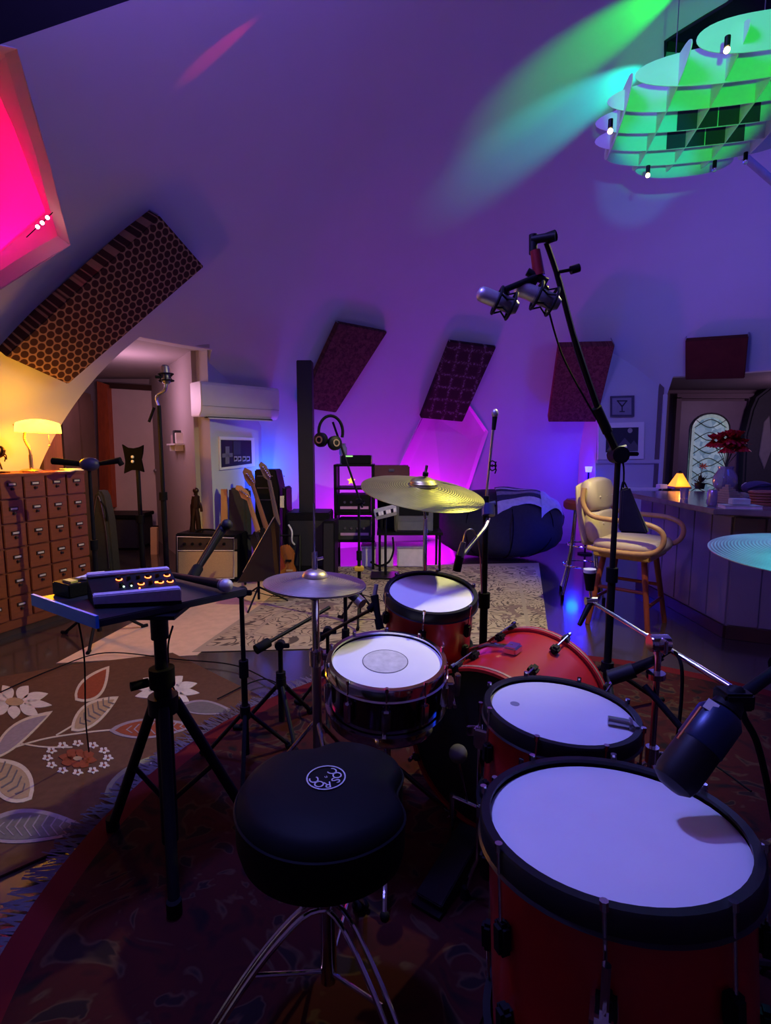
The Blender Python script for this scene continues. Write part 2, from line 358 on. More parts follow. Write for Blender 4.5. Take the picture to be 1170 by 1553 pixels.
def persian(nt, uv):
    n1 = noise(nt, uv, 2.3, 2, 2.6); lines = mth(nt, 'ABSOLUTE', mth(nt, 'SUBTRACT', mth(nt, 'FRACT', mth(nt, 'MULTIPLY', n1, 9)), .5))
    base = ramp(nt, lines, [(0, (.10, .075, .06)), (.10, (.10, .075, .06)), (.16, (.42, .33, .21)), (1, (.50, .41, .27))])
    blob = noise(nt, uv, 3.1, 2, 1.5); c = mixc(nt, ramp(nt, blob, [(.60, (0, 0, 0)), (.63, (1, 1, 1))]), base, (.22, .15, .12))
    sp = nt.nodes.new('ShaderNodeSeparateXYZ'); nt.links.new(uv, sp.inputs[0])
    ex = mth(nt, 'MINIMUM', sp.outputs[0], mth(nt, 'SUBTRACT', 2.5, sp.outputs[0])); ey = mth(nt, 'MINIMUM', sp.outputs[1], mth(nt, 'SUBTRACT', 2.55, sp.outputs[1])); e = mth(nt, 'MINIMUM', ex, ey)
    bd = ramp(nt, e, [(0, (1, 1, 1)), (.06, (1, 1, 1)), (.07, (0, 0, 0)), (.24, (0, 0, 0)), (.25, (1, 1, 1)), (.28, (0, 0, 0))], True)
    return mixc(nt, bd, c, (.36, .29, .20))
pm = uvmat('cream_scroll_carpet', persian)
def rug(name, pts, z, t, mat, label, uvf=None):
    o = MB().prism([(x, y, z) for x, y in pts], (0, 0, t)).build(name, mat, smooth=False, uvf=uvf); return tag(o, label, 'rug')
rug('area_rug', [(-1.27, 3.33), (1.13, 3.5), (1.80, 6.08), (-.80, 5.85)], .004, .002, pm, 'cream rug with dark scrolling vines in front of the keyboard gear and bean bag', lambda p: (p.x*.98-p.y*.2+1.95, p.y*.98-3.3))
rug('area_rug', [(-2.05, 3.15), (-1.22, 3.28), (-.93, 5.5), (-1.75, 5.35)], .001, .003, mk('plain_cream_carpet', (.62, .45, .30), .95, 0, .2, 14, spec=.1), 'plain cream rug lying between the drawer cabinet and the scroll rug')
fl = [Zp(*q, 0) for q in [(-330, 1480), (118, 1280), (520, 1120), (262, 992), (100, 1012), (-330, 1085)]]
frug = MB().prism([(p.x, p.y, .004) for p in fl], (0, 0, .006)).build('floral_rug', mk('brown_rug_pile', (.10, .048, .028), .95, 0, .25, 40, spec=.1), smooth=False)
tag(frug, 'brown rug with large cream leaves and flowers beside the card cabinet', 'rug', recenter=False)
mcol = {k: mk('pile_'+k, c, .95, 0, .22, 60, spec=.1) for k, c in dict(cream=(.50, .42, .30), rust=(.22, .055, .025), white=(.55, .50, .42), grey=(.13, .11, .10), lilac=(.25, .20, .21), green=(.22, .22, .12), tan=(.34, .24, .13)).items()}
def px_shape(pts, z, mat, name):
    q = [Zp(x, y, z) for x, y in pts]; return MB().prism([p-V((0, 0, .003)) for p in q], (0, 0, .003)).build(name, mat, frug, smooth=False)
def leafpts(a, b, w, bend=0, n=14):
    a, b = V(a), V(b); d = b-a; nn = V((-d.y, d.x)).normalized(); up, dn = [], []
    for i in range(n+1):
        t = i/n; c = a+d*t+nn*bend*math.sin(PI*t); h = w*math.sin(PI*t**.8)**.9 if 0 < t < 1 else 0
        up.append(c+nn*h); dn.append(c-nn*h)
    return up+dn[::-1][1:-1]
def leaf(a, b, w, oc, fc, bend=0, veins=0, vc='cream'):
    px_shape(leafpts(a, b, w, bend), .0122, mcol[oc], 'leaf_motif')
    a, b = V(a), V(b); d = b-a
    px_shape(leafpts(a+d*.07, b-d*.09, w*.78, bend), .0132, mcol[fc], 'leaf_fill')
    nn = V((-d.y, d.x)).normalized()
    for k in range(veins):
        t = .2+.6*k/max(1, veins-1); c = a+d*t+nn*bend*math.sin(PI*t); h = w*.62*math.sin(PI*t); e = c+nn*h+d*.06; g = c-nn*h+d*.06; s_ = d.normalized()*1.2
        for q in (e, g): px_shape([c-s_, q-s_, q+s_, c+s_], .0142, mcol[vc], 'leaf_vein')
def stem(pts, w=2.2, c='cream'):
    pts = [q.xy for q in arc([V((x, y, 0)) for x, y in pts], 5)]; L, R_ = [], []
    for i, p in enumerate(pts):
        d = (pts[min(i+1, len(pts)-1)]-pts[max(i-1, 0)]).normalized(); n = V((-d.y, d.x)); L.append(p+n*w/2); R_.append(p-n*w/2)
    px_shape(L+R_[::-1], .012, mcol[c], 'stem_motif')
def flower(c, rx, ry, n, pc, cc, pw=.34):
    for k in range(n):
        a = 2*PI*k/n+.2; e = (c[0]+rx*math.cos(a), c[1]+ry*math.sin(a)); s0 = (c[0]+rx*.22*math.cos(a), c[1]+ry*.22*math.sin(a))
        px_shape(leafpts(s0, e, pw*min(rx, ry)*(.6+.5*abs(math.sin(a)))), .0125, mcol[pc], 'petal_motif')
    px_shape([(c[0]+rx*.24*math.cos(t*PI/6), c[1]+ry*.24*math.sin(t*PI/6)) for t in range(12)], .0142, mcol[cc], 'flower_centre')
stem([(-5, 1142), (60, 1122), (120, 1112), (180, 1106), (300, 1100)]); stem([(-5, 1120), (60, 1132), (110, 1133)]); stem([(85, 1115), (110, 1100), (118, 1092)])
flower((22, 1064), 58, 26, 9, 'white', 'tan'); flower((252, 1046), 52, 24, 10, 'white', 'rust'); flower((118, 1150), 30, 14, 8, 'rust', 'tan', .6)
for k in range(12):
    a = 2*PI*k/12; flower((118+46*math.cos(a), 1149+22*math.sin(a)), 9, 5, 5, 'white', 'rust', .5)
leaf((114, 1062), (166, 1010), 18, 'cream', 'rust', 4); leaf((108, 1108), (180, 1056), 17, 'cream', 'tan', -3, 7, 'grey'); leaf((-12, 1150), (80, 1078), 15, 'cream', 'lilac', -6)
leaf((270, 1072), (358, 1080), 11, 'lilac', 'grey', -3); leaf((165, 1108), (300, 1100), 15, 'lilac', 'rust', 0, 8, 'lilac'); leaf((158, 1205), (292, 1132), 30, 'green', 'grey', 10, 5, 'white')
leaf((48, 1212), (-20, 1150), 30, 'cream', 'tan', 0, 6, 'grey'); leaf((-40, 1262), (140, 1258), 26, 'lilac', 'grey', -8, 9, 'lilac'); leaf((300, 1150), (372, 1090), 12, 'white', 'rust', 3, 5, 'white')
# round oriental rug under the kit
KC, KR = V((.78, 1.5, 0)), 1.80
def orient(nt, uv):
    ln = nt.nodes.new('ShaderNodeVectorMath'); ln.operation = 'LENGTH'; nt.links.new(uv, ln.inputs[0])
    n1 = noise(nt, uv, 5, 2, 2.); pat = ramp(nt, n1, [(.30, (.006, .003, .005)), (.44, (.034, .004, .005)), (.56, (.030, .004, .005)), (.60, (.05, .024, .015)), (.64, (.012, .005, .007))])
    r = ramp(nt, mth(nt, 'DIVIDE', ln.outputs[1], KR), [(0, (0, 0, 0)), (.945, (1, 1, 1)), (.985, (0, 0, 0))], True)
    return mixc(nt, ramp(nt, mth(nt, 'DIVIDE', ln.outputs[1], KR), [(0, (0, 0, 0)), (.952, (1, 1, 1))], True), pat, (.085, .004, .008))
krug = MB().lathe([(0, .0155), (KR, .0155), (KR, .0215), (0, .0215)], KC, n=96).build('round_rug', uvmat('oriental_carpet', orient), uvf=lambda p: (p.x-KC.x, p.y-KC.y), smooth=False)
tag(krug, 'round dark red oriental rug with pale fringe under the drum kit', 'rug', recenter=False)
fr = MB()
for k in range(900):
    a = PI*.42+PI*1.0*k/900+random.uniform(-.004, .004); d = V((math.cos(a), math.sin(a), 0)); t = V((-d.y, d.x, 0)); L = random.uniform(.05, .10); b = KC+d*KR+V((0, 0, .017)); e = KC+d*(KR+L)+t*random.uniform(-.03, .03)+V((0, 0, .016+random.random()*.006))
    fr.hull([b-t*.0035, b+t*.0035, b+V((0, 0, .004))], [e-t*.002, e+t*.002, e+V((0, 0, .003))])
fr.build('fringe', mk('pale_fringe', (.17, .145, .16), .9), krug, smooth=False, kind='stuff')
# ---------------------------------------------------------------- acoustic panels on the dome
def hexpat(nt, uv):
    s = 1/.064
    def cell(off):
        a = nt.nodes.new('ShaderNodeVectorMath'); a.operation = 'MULTIPLY_ADD'; nt.links.new(uv, a.inputs[0]); a.inputs[1].default_value = (s, s/1.732, 0); a.inputs[2].default_value = off
        f_ = nt.nodes.new('ShaderNodeVectorMath'); f_.operation = 'FRACTION'; nt.links.new(a.outputs[0], f_.inputs[0])
        q = nt.nodes.new('ShaderNodeVectorMath'); q.operation = 'SUBTRACT'; nt.links.new(f_.outputs[0], q.inputs[0]); q.inputs[1].default_value = (.5, .5, 0)
        g = nt.nodes.new('ShaderNodeVectorMath'); g.operation = 'MULTIPLY'; nt.links.new(q.outputs[0], g.inputs[0]); g.inputs[1].default_value = (1, 1.732, 0)
        l = nt.nodes.new('ShaderNodeVectorMath'); l.operation = 'LENGTH'; nt.links.new(g.outputs[0], l.inputs[0]); return l.outputs[1]
    return ramp(nt, mth(nt, 'MINIMUM', cell((0, 0, 0)), cell((.5, .5, 0))), [(.405, (.055, .022, .014)), (.46, (.36, .20, .10))])
def mottle(a, b, sc): return lambda nt, uv: ramp(nt, noise(nt, uv, sc, 6, 1), [(.38, a), (.62, b)])
def damask(nt, uv):
    w_ = nt.nodes.new('ShaderNodeSeparateXYZ'); nt.links.new(uv, w_.inputs[0])
    sx = mth(nt, 'SINE', mth(nt, 'MULTIPLY', w_.outputs[0], 38)); sy = mth(nt, 'SINE', mth(nt, 'MULTIPLY', w_.outputs[1], 38))
    return ramp(nt, mth(nt, 'MULTIPLY', mth(nt, 'ADD', mth(nt, 'MAXIMUM', sx, sy), mth(nt, 'MULTIPLY', noise(nt, uv, 34, 4, 1), 2.0)), .42), [(.5, (.045, .014, .02)), (.80, (.07, .022, .03)), (.95, (.24, .16, .18))])
def dpanel(px, label, mat, off=.13, t=.10):
    c = Dm(sum(q[0] for q in px)/4, sum(q[1] for q in px)/4); n = (c-DC).normalized(); o = c-n*off
    pts = [CAM+ray(*q)*((o-CAM).dot(n)/ray(*q).dot(n)) for q in px]
    ux = (pts[1]-pts[0]).normalized(); uy = n.cross(ux)
    root = thing('acoustic_panel', label, 'acoustic panel', pts[2], 'acoustic panels hung on the dome')
    MB().prism(pts, n*t).build('fabric_face', mat, root, uvf=lambda p: ((p-o).dot(ux), (p-o).dot(uy)), bevel=.008, smooth=False)
    for q in (pts[0], pts[1]):
        MB().cyl(q+n*.02, q+n*(off+.03), .006).build('hanger', steel, root)
dpanel([(243, 328), (310, 405), (104, 583), (8, 540)], 'long tan and brown honeycomb patterned panel above the desk lamp', uvmat('honeycomb_fabric', hexpat), .2, .17)
dpanel([(514, 490), (588, 504), (510, 626), (455, 618)], 'plain brown fabric panel behind the tall black column speaker', uvmat('brown_fabric', mottle((.07, .022, .026), (.15, .055, .05), 22)))
dpanel([(683, 518), (753, 527), (702, 640), (638, 634)], 'damask patterned dark panel above the magenta niche', uvmat('damask_fabric', damask))
dpanel([(848, 526), (933, 524), (905, 640), (832, 640)], 'reddish brown fabric panel behind the leaning boom arm', uvmat('red_brown_fabric', mottle((.11, .02, .025), (.20, .05, .05), 26)), .36, .2)
dpanel([(1040, 517), (1136, 511), (1130, 574), (1040, 576)], 'smooth dark rust panel above the entry', uvmat('rust_fabric', mottle((.085, .016, .012), (.10, .02, .014), 6)), .16)
# ---------------------------------------------------------------- chandelier
CH = V((1.75, 3.0, 3.1)); CA = math.radians(-12); cr = rz(CA)
ch = thing('slatted_chandelier', 'round pendant lamp of interlocking pale slats lit green and cyan', 'chandelier', CH)
sl = bpy.data.materials.new('translucent_slat'); snt, sb = nodes(sl)
sb.inputs['Base Color'].default_value = (.8, .82, .82, 1); sb.inputs['Roughness'].default_value = .5
_n = snt.nodes.new('ShaderNodeTexNoise'); _n.inputs['Scale'].default_value = 3; _r = snt.nodes.new('ShaderNodeValToRGB'); _r.color_ramp.elements[0].color = (.74, .78, .78, 1); _r.color_ramp.elements[1].color = (.84, .86, .86, 1)
snt.links.new(_n.outputs[0], _r.inputs[0]); snt.links.new(_r.outputs[0], sb.inputs['Base Color'])
_t = snt.nodes.new('ShaderNodeBsdfTranslucent'); _t.inputs[0].default_value = (.8, .85, .85, 1); _m = snt.nodes.new('ShaderNodeMixShader'); _m.inputs[0].default_value = .35
snt.links.new(sb.outputs[0], _m.inputs[1]); snt.links.new(_t.outputs[0], _m.inputs[2]); snt.links.new(_m.outputs[0], snt.nodes['Material Output'].inputs[0])
RA, RC = .61, .088
def slat(off, along_x, name='slat', inset=None):
    k = math.sqrt(max(0, 1-(off/RA)**2)); a = RA*k; c = RC*(.8+.2*k); pts = []
    for i in range(36):
        t = 2*PI*i/36; x = a*(abs(math.cos(t))**.75)*(1 if math.cos(t) >= 0 else -1); z = c*math.sin(t)
        pts.append(CH+cr @ (V((x, off, z)) if along_x else V((off, x, z))))
    nv = cr @ (V((0, .004, 0)) if along_x else V((.004, 0, 0)))
    MB().prism(pts, nv).build(name, sl, ch, smooth=False)
for k in range(7): slat(-.54+.18*k, True)
for k in range(6): slat(-.5+.2*k, False)
dk = mk('shade_panel', (.03, .02, .05), .5)  # dark panels stand in for shade on the middle slat cells
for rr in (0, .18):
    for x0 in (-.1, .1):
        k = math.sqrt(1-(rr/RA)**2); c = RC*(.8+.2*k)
        MB().box(CH+cr @ V((x0, rr-.005, -.0)), (.194, .004, c*1.96), cr).build('shade_panel', dk, ch)
for xy in ((-.3, -.3), (.3, .3), (.3, -.3)):
    b = CH+cr @ V((*xy, .1)); e = V((b.x, b.y, 4.6)); MB().cyl(b, e, .0025, n=6).build('suspension_wire', steel, ch)
warm = mk('warm_bulb', (1, .85, .5), .3, emit=9, ecol=(1, .72, .3))
for px, py, y in ((1103, 76, 2.3), (926, 199, 2.62), (983, 266, 3.15), (1084, 258, 3.2), (1131, 246, 3.1)):
    c = P(px, py, y); so = MB().cyl(c+V((0, 0, .012)), c+V((0, 0, .05)), .011, n=10).build('bulb_socket', black, ch)
    MB().sph(c, .012, n=10).build('bulb', warm if px != 1131 and px != 1084 else glass, so)
tag(MB().cyl(P(1128, 236, 3.95), P(1230, 325, 3.95), .025).build('strut_rod', mk('grey_strut', (.3, .3, .35), .5)), 'grey round rod angling down beside the slatted lamp', 'rod')
# fairy lights in the pink skylight
fy = thing('fairy_lights', 'three tiny glowing fairy bulbs at the corner of the pink skylight', 'fairy lights', P(65, 345, 3.3))
fb = mk('fairy_bulb', (1, .75, .75), .3, emit=14, ecol=(1, .5, .5))
fp = [Dm(*q, .02) for q in ((57, 344), (64, 338), (72, 330))]
MB().tube([Dm(40, 360, .02)]+fp+[Dm(80, 322, .02)], .003, 6).build('wire', black, fy)
for p in fp: MB().sph(p, .013, n=10).build('bulb', fb, fy)
# ================================================================ DRUM KIT
blackhoop = mk('black_hoop', (.010, .010, .012), .35, .0, spec=.3)
blackhead = mk('black_drum_head', (.008, .008, .009), .5)
inlay = mk('hoop_inlay', (.62, .42, .30), .25, .6)
def drum(name, label, c, n, r, depth, shell, hoop, head, lugs, lugm=chrome, group=None, xdir=None, ph=0., lug_len=.05, loc=None, metal_rods=True):
    M = frame(c, n, xdir); root = thing(name, label, 'drum', loc if loc is not None else V(c)-V(n).normalized()*depth, group)
    MB(M).lathe([(r, -.006), (r, -depth+.006), (r-.008, -depth+.006), (r-.008, -.006)], n=56, closed=True).build('shell', shell, root)
    hp = [(r-.004, .012), (r+.010, .012), (r+.013, .006), (r+.013, -.022), (r+.017, -.026), (r+.004, -.026), (r+.004, .002), (r-.004, .006)]
    MB(M).lathe(hp, n=56, closed=True).build('top_hoop', hoop, root)
    MB(M).lathe([(a, -depth-b) for a, b in hp], n=56, closed=True).build('bottom_hoop', hoop, root)
    MB(M).lathe([(0, .001), (r*.6, .001), (r-.012, .001), (r-.002, -.003), (r-.002, -.006), (0, -.006)], n=56).build('drum_head', head, root)
    MB(M).lathe([(0, -depth), (r-.004, -depth), (r-.004, -depth+.004), (0, -depth+.004)], n=40).build('bottom_head', head, root)
    for k in range(lugs):
        a = ph+2*PI*k/lugs; d = V((math.cos(a), math.sin(a), 0)); R3 = rz(a)
        z = -depth*.34 if depth > .2 else -depth*.5
        lg = MB(M).box(d*(r+.011)+V((0, 0, z)), (.022, .026, lug_len), R3).build('lug', lugm, root, bevel=.006)
        MB(M).cyl(d*(r+.013)+V((0, 0, z)), d*(r+.013)+V((0, 0, .018)), .003, n=8).cyl(d*(r+.013)+V((0, 0, .010)), d*(r+.013)+V((0, 0, .022)), .006, n=8).build('tension_rod', chrome, lg)
        if depth > .2:
            lg = MB(M).box(d*(r+.011)+V((0, 0, -depth*.7)), (.022, .026, lug_len), R3).build('lug', lugm, root, bevel=.006)
            MB(M).cyl(d*(r+.013)+V((0, 0, -depth*.7)), d*(r+.013)+V((0, 0, -depth-.02)), .003, n=8).build('tension_rod', chrome, lg)
    return root, M
def tomlegs(root, c, r, z1, phs):
    for a in phs:
        d = V((math.cos(a), math.sin(a), 0)); t = V(c)+d*(r+.03); t.z = z1
        lg = MB().tube([t, V((t.x, t.y, .16)), V((t.x, t.y, .10))+d*.02, V((t.x, t.y, .028))+d*.035], .006, 8).build('leg', chrome, root)
        MB().cyl(V((t.x, t.y, .022))+d*.035, V((t.x, t.y, .055))+d*.035, .015, .010).build('rubber_foot', rubber, lg)
        br = MB().box(V(c)+d*(r+.022)+V((0, 0, z1-.10-c.z)), (.045, .035, .06), rz(a)).build('leg_bracket', chrome, root, bevel=.006)
        MB().box(V(c)+d*(r+.055)+V((0, 0, z1-.09-c.z)), (.028, .008, .03), rz(a+.5)).build('wing_screw', chrome, br, bevel=.003)
FT = Zp(926, 1250, .71); FN = V((-.03, .10, 1)).normalized()
ft, ftM = drum('floor_tom', 'largest red floor tom with a blue-lit white head beside the stool', FT, FN, .198, .36, redl, blackhoop, headm, 8, black, 'red floor toms', ph=.35, loc=(FT.x, FT.y, .02))
tomlegs(ft, FT-V((0, 0, .03)), .20, FT.z-.03, (.15, 2.3, 4.3))
TA = Zp(850, 1079, .66); TN = V((.04, .0, 1)).normalized()
ta, taM = drum('floor_tom', 'smaller red floor tom between the bass drum and the largest tom', TA, TN, .179, .28, redl, blackhoop, headm, 8, black, 'red floor toms', ph=.2, loc=(TA.x, TA.y, .02))
tomlegs(ta, TA-V((0, 0, .03)), .182, TA.z-.03, (.5, 2.6, 4.0))
MB(taM).lathe([(0, .0012), (.012, .0012), (.012, .0018), (0, .0018)], (-.108, .03, 0), n=16).build('scuff_mark', mk('scuff', (.30, .29, .32), .8), ta)
T1 = P(654, 900, 1.96); T1N = V((.05, -.22, 1)).normalized()
t1, t1M = drum('rack_tom', 'small red rack tom under the ride cymbal, head half in shadow', T1, T1N, .166, .24, redl, blackhoop, headm, 6, black, ph=.3, loc=(T1.x, T1.y, T1.z-.26))
SN = P(587, 1002, 1.60); SNN = V((.02, -.12, 1)).normalized()
dsn = mk('black_nickel', (.12, .10, .13), .14, 1., .1)
sn, snM = drum('snare_drum', 'chrome shell snare drum with a worn white head', SN, SNN, .178, .165, dsn, chrome, headm, 10, chrome, ph=.31, lug_len=.07, loc=(SN.x, SN.y, .02))
MB(snM).lathe([(0, .0012), (.070, .0012), (.070, .0018), (0, .0018)], (-.005, -.005, 0), n=40).build('worn_dot', mk('worn_dot', (.58, .56, .53), .75, 0, .35, 40), sn)
MB(snM).lathe([(.070, .001), (.0725, .001), (.0725, .0022), (.070, .0022)], (-.005, -.005, 0), n=40, closed=True).build('dot_ring', mk('ink_ring', (.1, .1, .1), .8), sn)
th_ = MB(snM).box((.196, -.03, -.085), (.03, .05, .085)).build('strainer', chrome, sn, bevel=.005)
MB(snM).box((.222, -.03, -.06), (.018, .022, .075)).build('throw_lever', chrome, th_, bevel=.004); MB(snM).cyl((.20, -.03, -.14), (.20, -.03, -.115), .012).build('knob', chrome, th_); MB(snM).cyl((.214, -.06, -.12), (.214, .0, -.12), .006).build('clamp', chrome, th_)
ss = thing('snare_stand', 'chrome tripod stand cradling the snare drum', 'stand', (SN.x, SN.y, .02))
sc = SN-SNN*.19
MB().cyl((SN.x, SN.y, .1), (SN.x, SN.y, sc.z-.06), .013).build('pole', chrome, ss)
for k in range(3):
    a = .5+2*PI*k/3; d = V((math.cos(a), math.sin(a), 0)); e = sc+d*.185+V((0, 0, .015))
    MB().tube([V((SN.x, SN.y, sc.z-.06)), sc+d*.10+V((0, 0, -.03)), e, e+V((0, 0, .03))], .007).build('basket_arm', chrome, ss)
    f_ = V((SN.x, SN.y, .03))+d*.27; lg = MB().tube([V((SN.x, SN.y, .33)), f_+V((0, 0, .005))], .008).build('leg', chrome, ss); MB().sph(f_, .014).build('rubber_foot', rubber, lg)
# bass drum
BA = V((.58, .81, 0)).normalized(); BN = V((.33, 1.65, .325)); BL = .49; BR = .272
bd = thing('bass_drum', 'red bass drum with black batter head and claw hooks', 'drum', (BN.x+BA.x*BL/2, BN.y+BA.y*BL/2, .02))
MBd = frame(BN, -BA, (0, 0, 1))
MB(MBd).lathe([(BR, -.02), (BR, -BL+.02), (BR-.008, -BL+.02), (BR-.008, -.02)], n=64, closed=True).build('shell', redl, bd)
for z, nm_ in ((0, 'batter_hoop'), (-BL, 'front_hoop')):
    s_ = 1 if z == 0 else -1
    h = MB(MBd).lathe([(BR+.002, z+.012*s_), (BR+.012, z+.012*s_), (BR+.012, z-.026*s_), (BR+.002, z-.026*s_)], n=64, closed=True).build(nm_, redl, bd)
    MB(MBd).lathe([(BR+.0122, z-.003*s_), (BR+.0138, z-.003*s_), (BR+.0138, z-.014*s_), (BR+.0122, z-.014*s_)], n=64, closed=True).build('inlay_stripe', inlay, h)
    MB(MBd).lathe([(0, z), (BR+.001, z), (BR+.001, z-.006*s_), (0, z-.006*s_)], n=48).build('drum_head', blackhead, bd)
    for k in range(8):
        a = 2*PI*(k+.5)/8; d = V((math.cos(a), math.sin(a), 0)); R3 = rz(a)
        cl = MB(MBd).box(d*(BR+.018)+V((0, 0, z-.006*s_)), (.012, .028, .042), R3).box(d*(BR+.006)+V((0, 0, z+.015*s_)), (.03, .026, .006), R3).build('claw_hook', blackhoop, bd, bevel=.003)
        MB(MBd).cyl(d*(BR+.026)+V((0, 0, z+.03*s_)), d*(BR+.026)+V((0, 0, z-.12*s_)), .0035, n=8).cyl(d*(BR+.026)+V((0, 0, z+.012*s_)), d*(BR+.026)+V((0, 0, z+.034*s_)), .0075, n=8).build('tension_rod', chrome, cl)
        MB(MBd).box(d*(BR+.014)+V((0, 0, z-.13*s_)), (.028, .032, .05), R3).build('lug', black, bd, bevel=.008)
for sx in (-1, 1):
    sd = BA.cross(V((0, 0, 1)))*sx; b = BN+BA*(BL-.1)+sd*(BR+.01)+V((0, 0, -.02)); e = b+sd*.12+BA*.12; e.z = .03
    sp = MB().cyl(b, e, .009).build('spur', chrome, bd); MB().cyl(b-V((0, 0, .02)), b+V((0, 0, .03)), .022).build('spur_bracket', chrome, sp)
tm = BN+BA*.22+V((0, 0, BR))
hd = MB().box(tm+V((0, 0, .012)), (.07, .05, .03), rz(.95)).build('tom_holder', chrome, bd, bevel=.006)
tq = T1-T1N*.15+(tm-T1).normalized()*.16
MB().tube([tm+V((0, 0, .02)), tm.lerp(tq, .5)+V((0, 0, .03)), tq], .009).build('holder_arm', chrome, hd)
# bass drum pedal
pb = BN-BA*.12; pb.z = 0
pe = thing('bass_drum_pedal', 'black kick pedal clamped at the bass drum batter hoop', 'pedal', (pb.x, pb.y, .022))
Rp = rz(math.atan2(BA.y, BA.x))
MB().box(pb+V((0, 0, .028))-BA*.09, (.33, .09, .008), Rp).build('base_plate', black, pe)
Rt = Rp @ Matrix.Rotation(-.2, 3, 'Y')
MB().box(pb+V((0, 0, .075))-BA*.10, (.28, .085, .01), Rt).build('footboard', black, pe, bevel=.003)
for sx in (-1, 1):
    q = pb+V((-BA.y, BA.x, 0))*.055*sx; MB().cyl(q+V((0, 0, .025)), q+V((0, 0, .22)), .008).build('post', chrome, pe)
MB().cyl(pb+V((-BA.y, BA.x, 0))*.06+V((0, 0, .21)), pb-V((-BA.y, BA.x, 0))*.06+V((0, 0, .21)), .007).build('axle', chrome, pe)
bt = MB().tube([pb+V((0, 0, .21)), pb-BA*.07+V((0, 0, .40))], .004).build('beater_rod', chrome, pe); MB().sph(pb-BA*.07+V((0, 0, .41)), .028).build('beater', mk('felt', (.10, .09, .09), .9), bt)
# cymbals
def cymbal(name, label, c, n, r, mat, group='cymbals of the kit', bow=.02, bell=.045, bh=.028, flip=False):
    M = frame(c, n); s_ = -1 if flip else 1
    pr = [(0.007, bh)] + [(bell*math.sin(t*PI/12), bh*math.cos(t*PI/12)**.9 if t < 6 else 0) for t in range(1, 7)] + [(bell+(r-bell)*i/8, -bow*(i/8)**1.4) for i in range(1, 9)]
    pr = [(a, s_*b) for a, b in pr]; pr += [(a, b-.0022) for a, b in pr[::-1]]
    o = MB(M).lathe(pr, n=72, closed=True).build(name, mat, ang=60); tag(o, label, 'cymbal', group); return o
def ridged(name, col, rough):
    m = bpy.data.materials.new(name); nt, b = nodes(m); b.inputs['Metallic'].default_value = 1; b.inputs['Roughness'].default_value = rough
    tc = nt.nodes.new('ShaderNodeTexCoord'); g = nt.nodes.new('ShaderNodeVectorMath'); g.operation = 'LENGTH'; nt.links.new(tc.outputs['Object'], g.inputs[0])
    wv = mth(nt, 'SINE', mth(nt, 'MULTIPLY', g.outputs[1], 900)); nz = noise(nt, tc.outputs['Object'], 14, 5)
    nt.links.new(ramp(nt, nz, [(.3, tuple(c*.75 for c in col)), (.7, col)]), b.inputs['Base Color'])
    bp = nt.nodes.new('ShaderNodeBump'); bp.inputs['Strength'].default_value = .25; bp.inputs['Distance'].default_value = .002; nt.links.new(wv, bp.inputs['Height']); nt.links.new(bp.outputs[0], b.inputs['Normal']); return m
bz = ridged('bronze', (.62, .58, .18), .40); bz2 = ridged('dull_bronze', (.62, .52, .42), .42)
RC_ = P(643, 736, 2.17); RN = V((.13, -.20, 1)).normalized()
cymbal('ride_cymbal', 'large bronze ride cymbal above the small rack tom', RC_, RN, .257, bz, bow=.03, bell=.06, bh=.035)
HH = P(478, 880, 1.80)
cymbal('hi_hat_cymbal', 'upper bronze cymbal of the hi-hat pair', HH+V((0, 0, .012)), V((.05, 0, 1)), .178, bz2, 'hi-hat pair', .022)
cymbal('hi_hat_cymbal', 'lower bronze cymbal of the hi-hat pair', HH-V((0, 0, .036)), V((.05, 0, 1)), .178, bz2, 'hi-hat pair', .022, flip=True)
XC = P(1250, 826, 1.22)
cymbal('crash_cymbal', 'teal-lit crash cymbal in front of the kitchen counter', XC, V((-.03, -.06, 1)).normalized(), .232, bz2, bow=.024)
def cymstand(label, c, xy, zf=.022, boom=None, name='cymbal_stand', legr=.3, ph=.3, topfelt=True):
    s_ = thing(name, label, 'stand', (xy[0], xy[1], zf)); b = V((xy[0], xy[1], zf)); top = V((xy[0], xy[1], c.z if boom is None else boom.z))
    MB().cyl(b+V((0, 0, .12)), V((b.x, b.y, b.z+.5*(top.z-b.z))), .0135).build('lower_tube', chrome, s_)
    MB().cyl(V((b.x, b.y, b.z+.48*(top.z-b.z))), top, .0095).build('upper_tube', chrome, s_)
    cl = MB().cyl(V((b.x, b.y, b.z+.48*(top.z-b.z))), V((b.x, b.y, b.z+.48*(top.z-b.z)+.05)), .02).build('height_clamp', chrome, s_)
    MB().box(V((b.x+.03, b.y-.005, b.z+.48*(top.z-b.z)+.025)), (.035, .008, .02)).build('wing_nut', chrome, cl, bevel=.003)
    for k in range(3):
        a = ph+2*PI*k/3; d = V((math.cos(a), math.sin(a), 0)); f_ = b+d*legr+V((0, 0, .016))
        lg = MB().tube([b+V((0, 0, .34)), f_], .008).tube([b+V((0, 0, .12)), b+d*legr*.55+V((0, 0, .165))], .005).build('leg', chrome, s_); MB().sph(f_, .016).build('rubber_foot', rubber, lg)
    if boom is None and topfelt:
        MB().cyl(top, top+V((0, 0, .05)), .004, n=8).build('top_rod', chrome, s_); MB().cyl(top+V((0, 0, .036)), top+V((0, 0, .047)), .012).build('wing_nut', black, s_)
    return s_
rs_ = cymstand('chrome cymbal stand holding the ride cymbal', RC_-V((0, 0, .16)), (RC_.x+.02, RC_.y+.16), ph=1.2, topfelt=False)
MB().tube([V((RC_.x+.02, RC_.y+.16, RC_.z-.16)), RC_-RN*.05, RC_+RN*.085], .006).build('tilter_arm', chrome, rs_); MB().cyl(RC_+RN*.040, RC_+RN*.055, .012).build('wing_nut', black, rs_)
